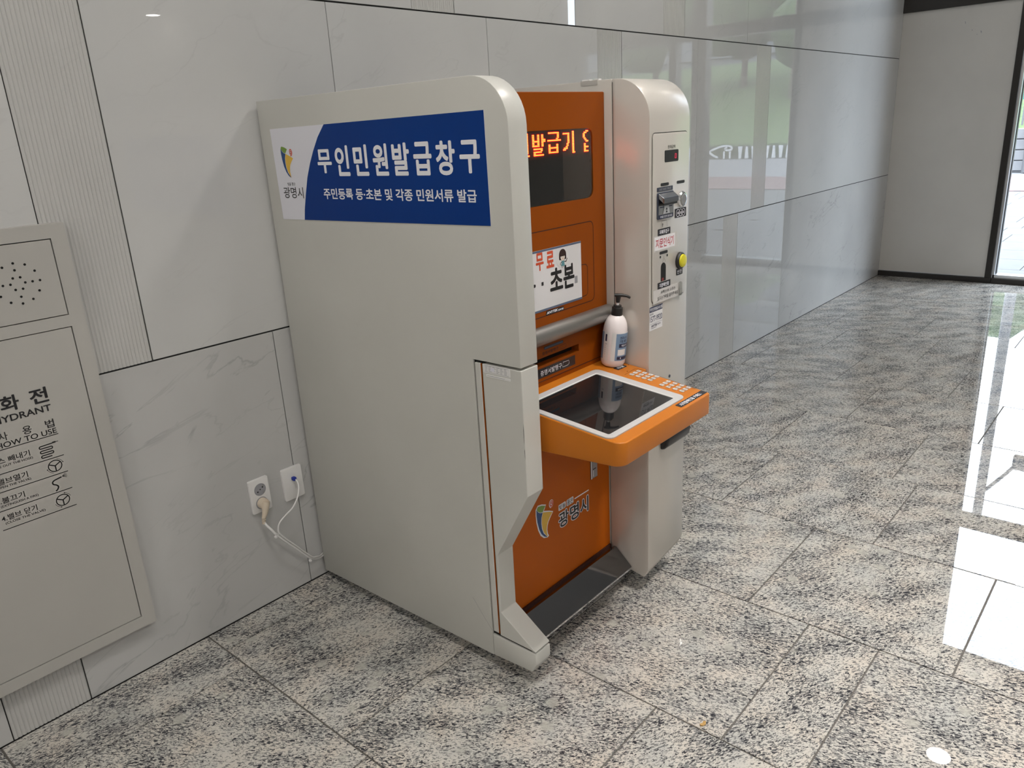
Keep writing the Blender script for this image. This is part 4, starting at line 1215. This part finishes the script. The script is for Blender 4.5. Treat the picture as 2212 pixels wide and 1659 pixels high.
# ================================================================== SANITISER BOTTLE (stands on the console)
bx, by = .5545, -.9080
O = Vector((bx, by, TZ(by) + .0006)); AX = Vector((0.012, -.1034, .9946)).normalized()
B = thing('sanitizer_bottle', 'white hand sanitiser bottle with black pump and blue label on the orange console', 'bottle', tuple(O))
bm = NB()
rb = .0375
prof = [(.020, .0), (.030, .0005), (.0345, .004), (rb, .013), (rb, .100), (.0372, .112), (.0358, .124), (.0330, .136), (.0285, .147), (.0225, .1555), (.0165, .160), (.0150, .162)]
lathe(bm, prof, O, AX, 40); obj('bottle_body', bm, 'bottle', B, smooth=50)
bm = NB(); lathe(bm, [(.0168, .158), (.0172, .160), (.0166, .183), (.0140, .1845), (.0120, .1850), (.0120, .1900), (.0070, .1905)], O, AX, 28)
obj('pump_collar', bm, 'black', B, smooth=35)
bm = NB(); lathe(bm, [(.0042, .189), (.0042, .200)], O, AX, 12); obj('pump_stem', bm, 'white', B, smooth=40)
a1 = AX.cross(Vector((0, 1, 0))).normalized()
bm = NB(); lathe(bm, [(.0055, .198), (.0062, .200), (.0085, .217), (.0088, .219)], O, AX, 16)
nd = Vector((.62, -.78, 0)); nd = (nd - AX * nd.dot(AX)).normalized()
q0 = O + AX * .2205
tube(bm, [q0 - nd * .012, q0 - nd * .004, q0 + nd * .012, q0 + nd * .026 - AX * .002, q0 + nd * .036 - AX * .0065], [.0042, .0058, .0052, .0042, .0034], 12)
obj('pump_head', bm, 'black', B, smooth=50)
# wrap-round labels: curved patches on the cylinder; angle 0 faces the camera side
vd = Vector((-1.3428 - bx, -2.1873 - by, 0)); vd = (vd - AX * vd.dot(AX)).normalized(); sd = AX.cross(vd)
def cyl(u, v, h=0.0):   # u = degrees to the right of the viewing side, v = height
    a = math.radians(u)
    return O + AX * v + (vd * math.cos(a) + sd * math.sin(a)) * (rb + .0003 + h)
def patch(bm, u0, u1, v0, v1, h, mi):
    n = max(2, int(abs(u1 - u0) / 6))
    p = [(bm.verts.new(cyl(u0 + (u1 - u0) * i / n, v0, h)), bm.verts.new(cyl(u0 + (u1 - u0) * i / n, v1, h))) for i in range(n + 1)]
    for a, b in zip(p, p[1:]): bm.faces.new((a[0], b[0], b[1], a[1])).material_index = mi
bm = NB()
patch(bm, -14, 150, .022, .112, .0, 0); patch(bm, 6, 130, .024, .110, .0003, 1)
patch(bm, 22, 110, .066, .078, .0006, 2); patch(bm, 18, 60, .041, .060, .0006, 0); patch(bm, 16, 100, .0275, .0370, .0006, 2)
fc = lambda u, v, h=0: cyl(u, v, h)
text(bm, '코로나19', fc, 24, .0925, 62, .1015, .0006, .02, 2); text(bm, '기침, 발열', fc, 24, .0815, 62, .0905, .0006, .02, 2); text(bm, '예방수칙', fc, 34, .0690, 66, .0755, .0009, .015, 3)
text(bm, '1', fc, 32, .0295, 36, .0350, .0009, .01, 3)
obj('front_label', bm, ['white', 'blue_label', 'navy', 'wprint'], B)
bm = NB()
patch(bm, -78, -28, .022, .112, .0, 0); patch(bm, -84, -58, .024, .110, .0003, 1); patch(bm, -48, -38, .083, .105, .0003, 2); patch(bm, -46, -36, .0735, .0755, .0003, 3)
for k in range(5): patch(bm, -46, -44, .040 + .007 * k, .042 + .007 * k, .0003, 3)
obj('side_label', bm, ['white', 'blue_label', 'navy', 'gprint'], B)

# dry leaf scrap lying on the floor by a joint
lx, ly = 0.1649, -1.4426
bm = NB()
lp_ = [(-.011, .002), (-.004, -.004), (.004, -.006), (.012, -.002), (.008, .004), (.001, .003), (-.005, .007)]
lo_ = [bm.verts.new((lx + u, ly + v, .0006)) for u, v in lp_]
hi_ = [bm.verts.new((lx + u * .96, ly + v * .96, .0018 + .003 * abs(u) / .012)) for u, v in lp_]
bm.faces.new(lo_[::-1]); bm.faces.new(hi_)
for i in range(len(lp_)):
    j = (i + 1) % len(lp_); bm.faces.new((lo_[i], lo_[j], hi_[j], hi_[i]))
tag(obj('leaf_scrap', bm, P('dry_tan_leaf', (.46, .28, .09), .7)), 'tiny dry tan leaf scrap on the granite floor beside a tile joint', 'leaf')

# ================================================================== OUTDOORS (seen through the glazing and in the polished stone)
OX = XR + 0.12
bm = NB(); box(bm, OX, 15.3, -22, 14, -0.25, -0.015); tag(obj('floor_plaza', bm, 'plaza', base=(11, 0, -.25)), kind='structure')
pv = BASE['floor_plaza']
bm = NB(); box(bm, -.2975, .2975, -.2975, .2975, -.012, .0); bev(bm, .002, 1)
pme = bpy.data.meshes.new('paver'); bm.to_mesh(pme); bm.free(); pme.materials.append(M['paver'])
plz = bpy.data.objects['floor_plaza']
for i in range(14):
    for j in range(7):
        o = bpy.data.objects.new('paver', pme); COL.objects.link(o); o.parent = plz
        o.location = Vector((OX + .31 + .6 * i, -2.7 + .6 * j + .15 * (i % 2), 0.0)) - pv
bm = NB(); box(bm, 15.3, 18.8, -22, 14, -.25, 0.0); tag(obj('floor_brick_strip', bm, 'brick', base=(17, 0, -.25)), kind='structure')
bm = NB(); box(bm, 18.8, 30, -60, 40, -.25, -.02); tag(obj('floor_road', bm, 'asphalt', base=(24, 0, -.25)), kind='structure')
bm = NB()
for x, z in ((30, -.02), (34, .6), (40, 2.6), (48, 4.6), (60, 6.0), (90, 6.5)):
    pass
hp = [(30, -.25), (30, -.02), (31, .25), (35, 1.2), (41, 2.9), (48, 4.4), (60, 5.6), (95, 6.2), (95, -.25)]
a = [bm.verts.new((x, -70, z)) for x, z in hp]; b = [bm.verts.new((x, 45, z)) for x, z in hp]
bm.faces.new(a); bm.faces.new(b[::-1])
for i in range(len(a)):
    j = (i + 1) % len(a); bm.faces.new((a[j], a[i], b[i], b[j]))
bmesh.ops.recalc_face_normals(bm, faces=bm.faces)
tag(obj('floor_lawn_bank', bm, 'grass', base=(50, -10, 0)), kind='structure')
# low white stone wall straight across the plaza
sw = thing('stone_wall', 'low white stone block wall across the plaza, seen past the window frame', 'wall', (20.1, 3.5, 0))
for zi in range(4):
    for k in range(4):
        bm = NB(); box(bm, 19.95, 20.25, .45 + 1.5 * k, 1.93 + 1.5 * k, .02 + .235 * zi, .235 * (zi + 1)); bev(bm, .01, 1); obj('block', bm, 'stone', sw)
bm = NB(); box(bm, 20.0, 20.2, .46, 6.4, .0, .9); obj('core', bm, 'kprint', sw)
hb = NB(); box(hb, 33.0, 33.08, 1, 9, 1.6, 3.2)
hd = obj('hoarding', hb, 'tealpanel'); tag(hd, 'teal construction hoarding on the grass bank, far beyond the plaza', 'fence')
for k in range(9):
    bm = NB(); box(bm, 32.95, 33.0, 1 + 1.0 * k - .03, 1 + 1.0 * k + .03, .6, 3.2); obj('post', bm, 'post', hd)
# lamp post with a small round sign
st = thing('lamp_post', 'tall grey lamp post beyond the plaza, beside the white stone wall', 'lamp post', (19.75, .72, 0))
bm = NB(); lathe(bm, [(.17, 0), (.17, 1.6), (.12, 1.9), (.11, 8.6), (.10, 8.7)], (19.75, .72, 0), (0, 0, 1), 20); obj('pole', bm, 'post', st, smooth=40)
bm = NB(); box(bm, 19.56, 19.585, .62, .82, .55, .95); bev(bm, .004, 1); obj('notice_plate', bm, 'white', st)
bm = NB(); tube(bm, [(19.75, .62, 7.9), (19.7, .25, 7.35), (19.68, .1, 7.1)], .045, 10); obj('arm', bm, 'post', st)
bm = NB(); box(bm, 19.60, 19.76, -.35, .13, 6.75, 7.15); bev(bm, .06, 3); obj('lamp_head', bm, 'post', st)
# roadside picket fence with the curled two-letter logo
fy0, fy1, fx = -17.5, -7.2, 28.0
fn = thing('picket_fence', 'white roadside picket fence with a curled logo, reflected in the marble wall', 'fence', (fx, -12, 0))
y = fy1; k = 0
while y > fy0:
    if not (-13.4 < y < -11.75):
        bm = NB(); wt_, wb2 = (.035, .075) if k % 2 else (.085, .045)
        z0, z1 = .0, .45
        v = [bm.verts.new(p) for p in ((fx, y - wb2, z0), (fx, y + wb2, z0), (fx, y + wt_, z1), (fx, y - wt_, z1))]
        v2 = [bm.verts.new((p.co.x + .05, p.co.y, p.co.z)) for p in v]
        bm.faces.new(v[::-1]); bm.faces.new(v2)
        for i in range(4): bm.faces.new((v[i], v[(i + 1) % 4], v2[(i + 1) % 4], v2[i]))
        bmesh.ops.recalc_face_normals(bm, faces=bm.faces)
        obj('picket', bm, 'picket', fn)
    y -= .27; k += 1
for z in (.06, .43):
    bm = NB(); box(bm, fx + .05, fx + .09, fy0, fy1, z - .025, z + .025); obj('rail', bm, 'post', fn)
k = fy1
while k > fy0:
    bm = NB(); box(bm, fx + .05, fx + .11, k - .04, k + .04, -.03, .47); obj('post', bm, 'post', fn); k -= 2.06
FL = lambda u, v, h=0: (fx - .02 - h, u - 25.13, v)
bm = NB()
cr = [(p.x, p.y) for p in catmull([(11.85, .14, 0), (12.2, .45, 0), (12.55, .74, 0), (12.9, .93, 0), (13.2, .90, 0), (13.28, .72, 0), (13.1, .62, 0), (12.98, .72, 0), (13.08, .80, 0)], 6)]
Z = lambda q: [(u, v * .52) for u, v in q]
stroke(bm, FL, Z(cr), .075, .0); stroke(bm, FL, Z([(11.9, .80), (12.2, .62), (12.55, .20), (12.7, .12)]), .085, .01)
stroke(bm, FL, Z([(12.95, .55), (12.95, .02)]), .08, .0); stroke(bm, FL, Z([(13.2, .55), (13.2, .02)]), .08, .0)
obj('logo', bm, 'picket', fn)
hdg = NB()
prism_pts = [(28.35, -.02), (28.35, .44), (28.5, .52), (28.85, .52), (29.0, .42), (29.0, -.02)]
ys_ = [-24 + .6 * i for i in range(41)]
rings_ = [[hdg.verts.new((x + random.uniform(-.04, .04), yy, z + (random.uniform(-.04, .04) if z > 0 else 0))) for x, z in prism_pts] for yy in ys_]
for p_, q_ in zip(rings_, rings_[1:]):
    for i in range(len(prism_pts)):
        j = (i + 1) % len(prism_pts); hdg.faces.new((p_[i], p_[j], q_[j], q_[i]))
hdg.faces.new(rings_[0][::-1]); hdg.faces.new(rings_[-1])
bmesh.ops.recalc_face_normals(hdg, faces=hdg.faces)
tag(obj('hedge', hdg, 'leaf'), 'low clipped green hedge behind the white roadside fence', 'hedge')
# trees on the bank
def tree(x, y, z, r, label):
    t = thing('tree', label, 'tree', (x, y, z), 'trees on the grass bank')
    bm = NB(); tube(bm, [(x, y, z - .2), (x + .1, y, z + r * 1.0), (x, y + .1, z + r * 1.9)], [.2, .16, .1], 8); obj('trunk', bm, 'bark', t)
    bm = NB()
    for k in range(7):
        a = random.uniform(0, 2 * PI); q = r * random.uniform(.2, .65)
        c = Vector((x + q * math.cos(a), y + q * math.sin(a), z + r * random.uniform(1.3, 2.5)))
        m_ = bmesh.ops.create_icosphere(bm, subdivisions=2, radius=r * random.uniform(.5, .8))
        for v in m_['verts']:
            v.co = v.co * random.uniform(.86, 1.14) + c
    tag(obj('crown', bm, 'leaf', t, smooth=80), kind='stuff')
for x, y, r in ((38, -6.5, 1.5), (40, -10.5, 1.9), (39, -14, 1.7), (42, -18, 2.2), (40, -22.5, 2.0), (46, -8, 2.1), (47, -13.5, 2.3), (46, 0.5, 2.2), (44, 4.2, 2.3), (49, 9, 2.6)):
    z = 2.0 + (x - 38) * .25
    tree(x, y, z, r, 'green leafy tree on the grass bank across the road')
# apartment block far behind
ab = thing('apartment_block', 'pale apartment block far beyond the trees, reflected at the top of the marble wall', 'building', (88, -34, 5))
bm = NB(); box(bm, 88, 100, -62, -4, 5.5, 80); obj('wall', bm, 'facade', ab)
for fl in range(24):
    bm = NB(); box(bm, 87.6, 88, -62, -4, 8.2 + 2.9 * fl, 8.75 + 2.9 * fl); obj('balcony_slab', bm, 'stone', ab)
    for k in range(12):
        bm = NB(); yy = -60.8 + 4.8 * k; box(bm, 87.94, 88.02, yy, yy + 3.1, 9.1 + 2.9 * fl, 10.7 + 2.9 * fl); obj('window', bm, 'farglass', ab)
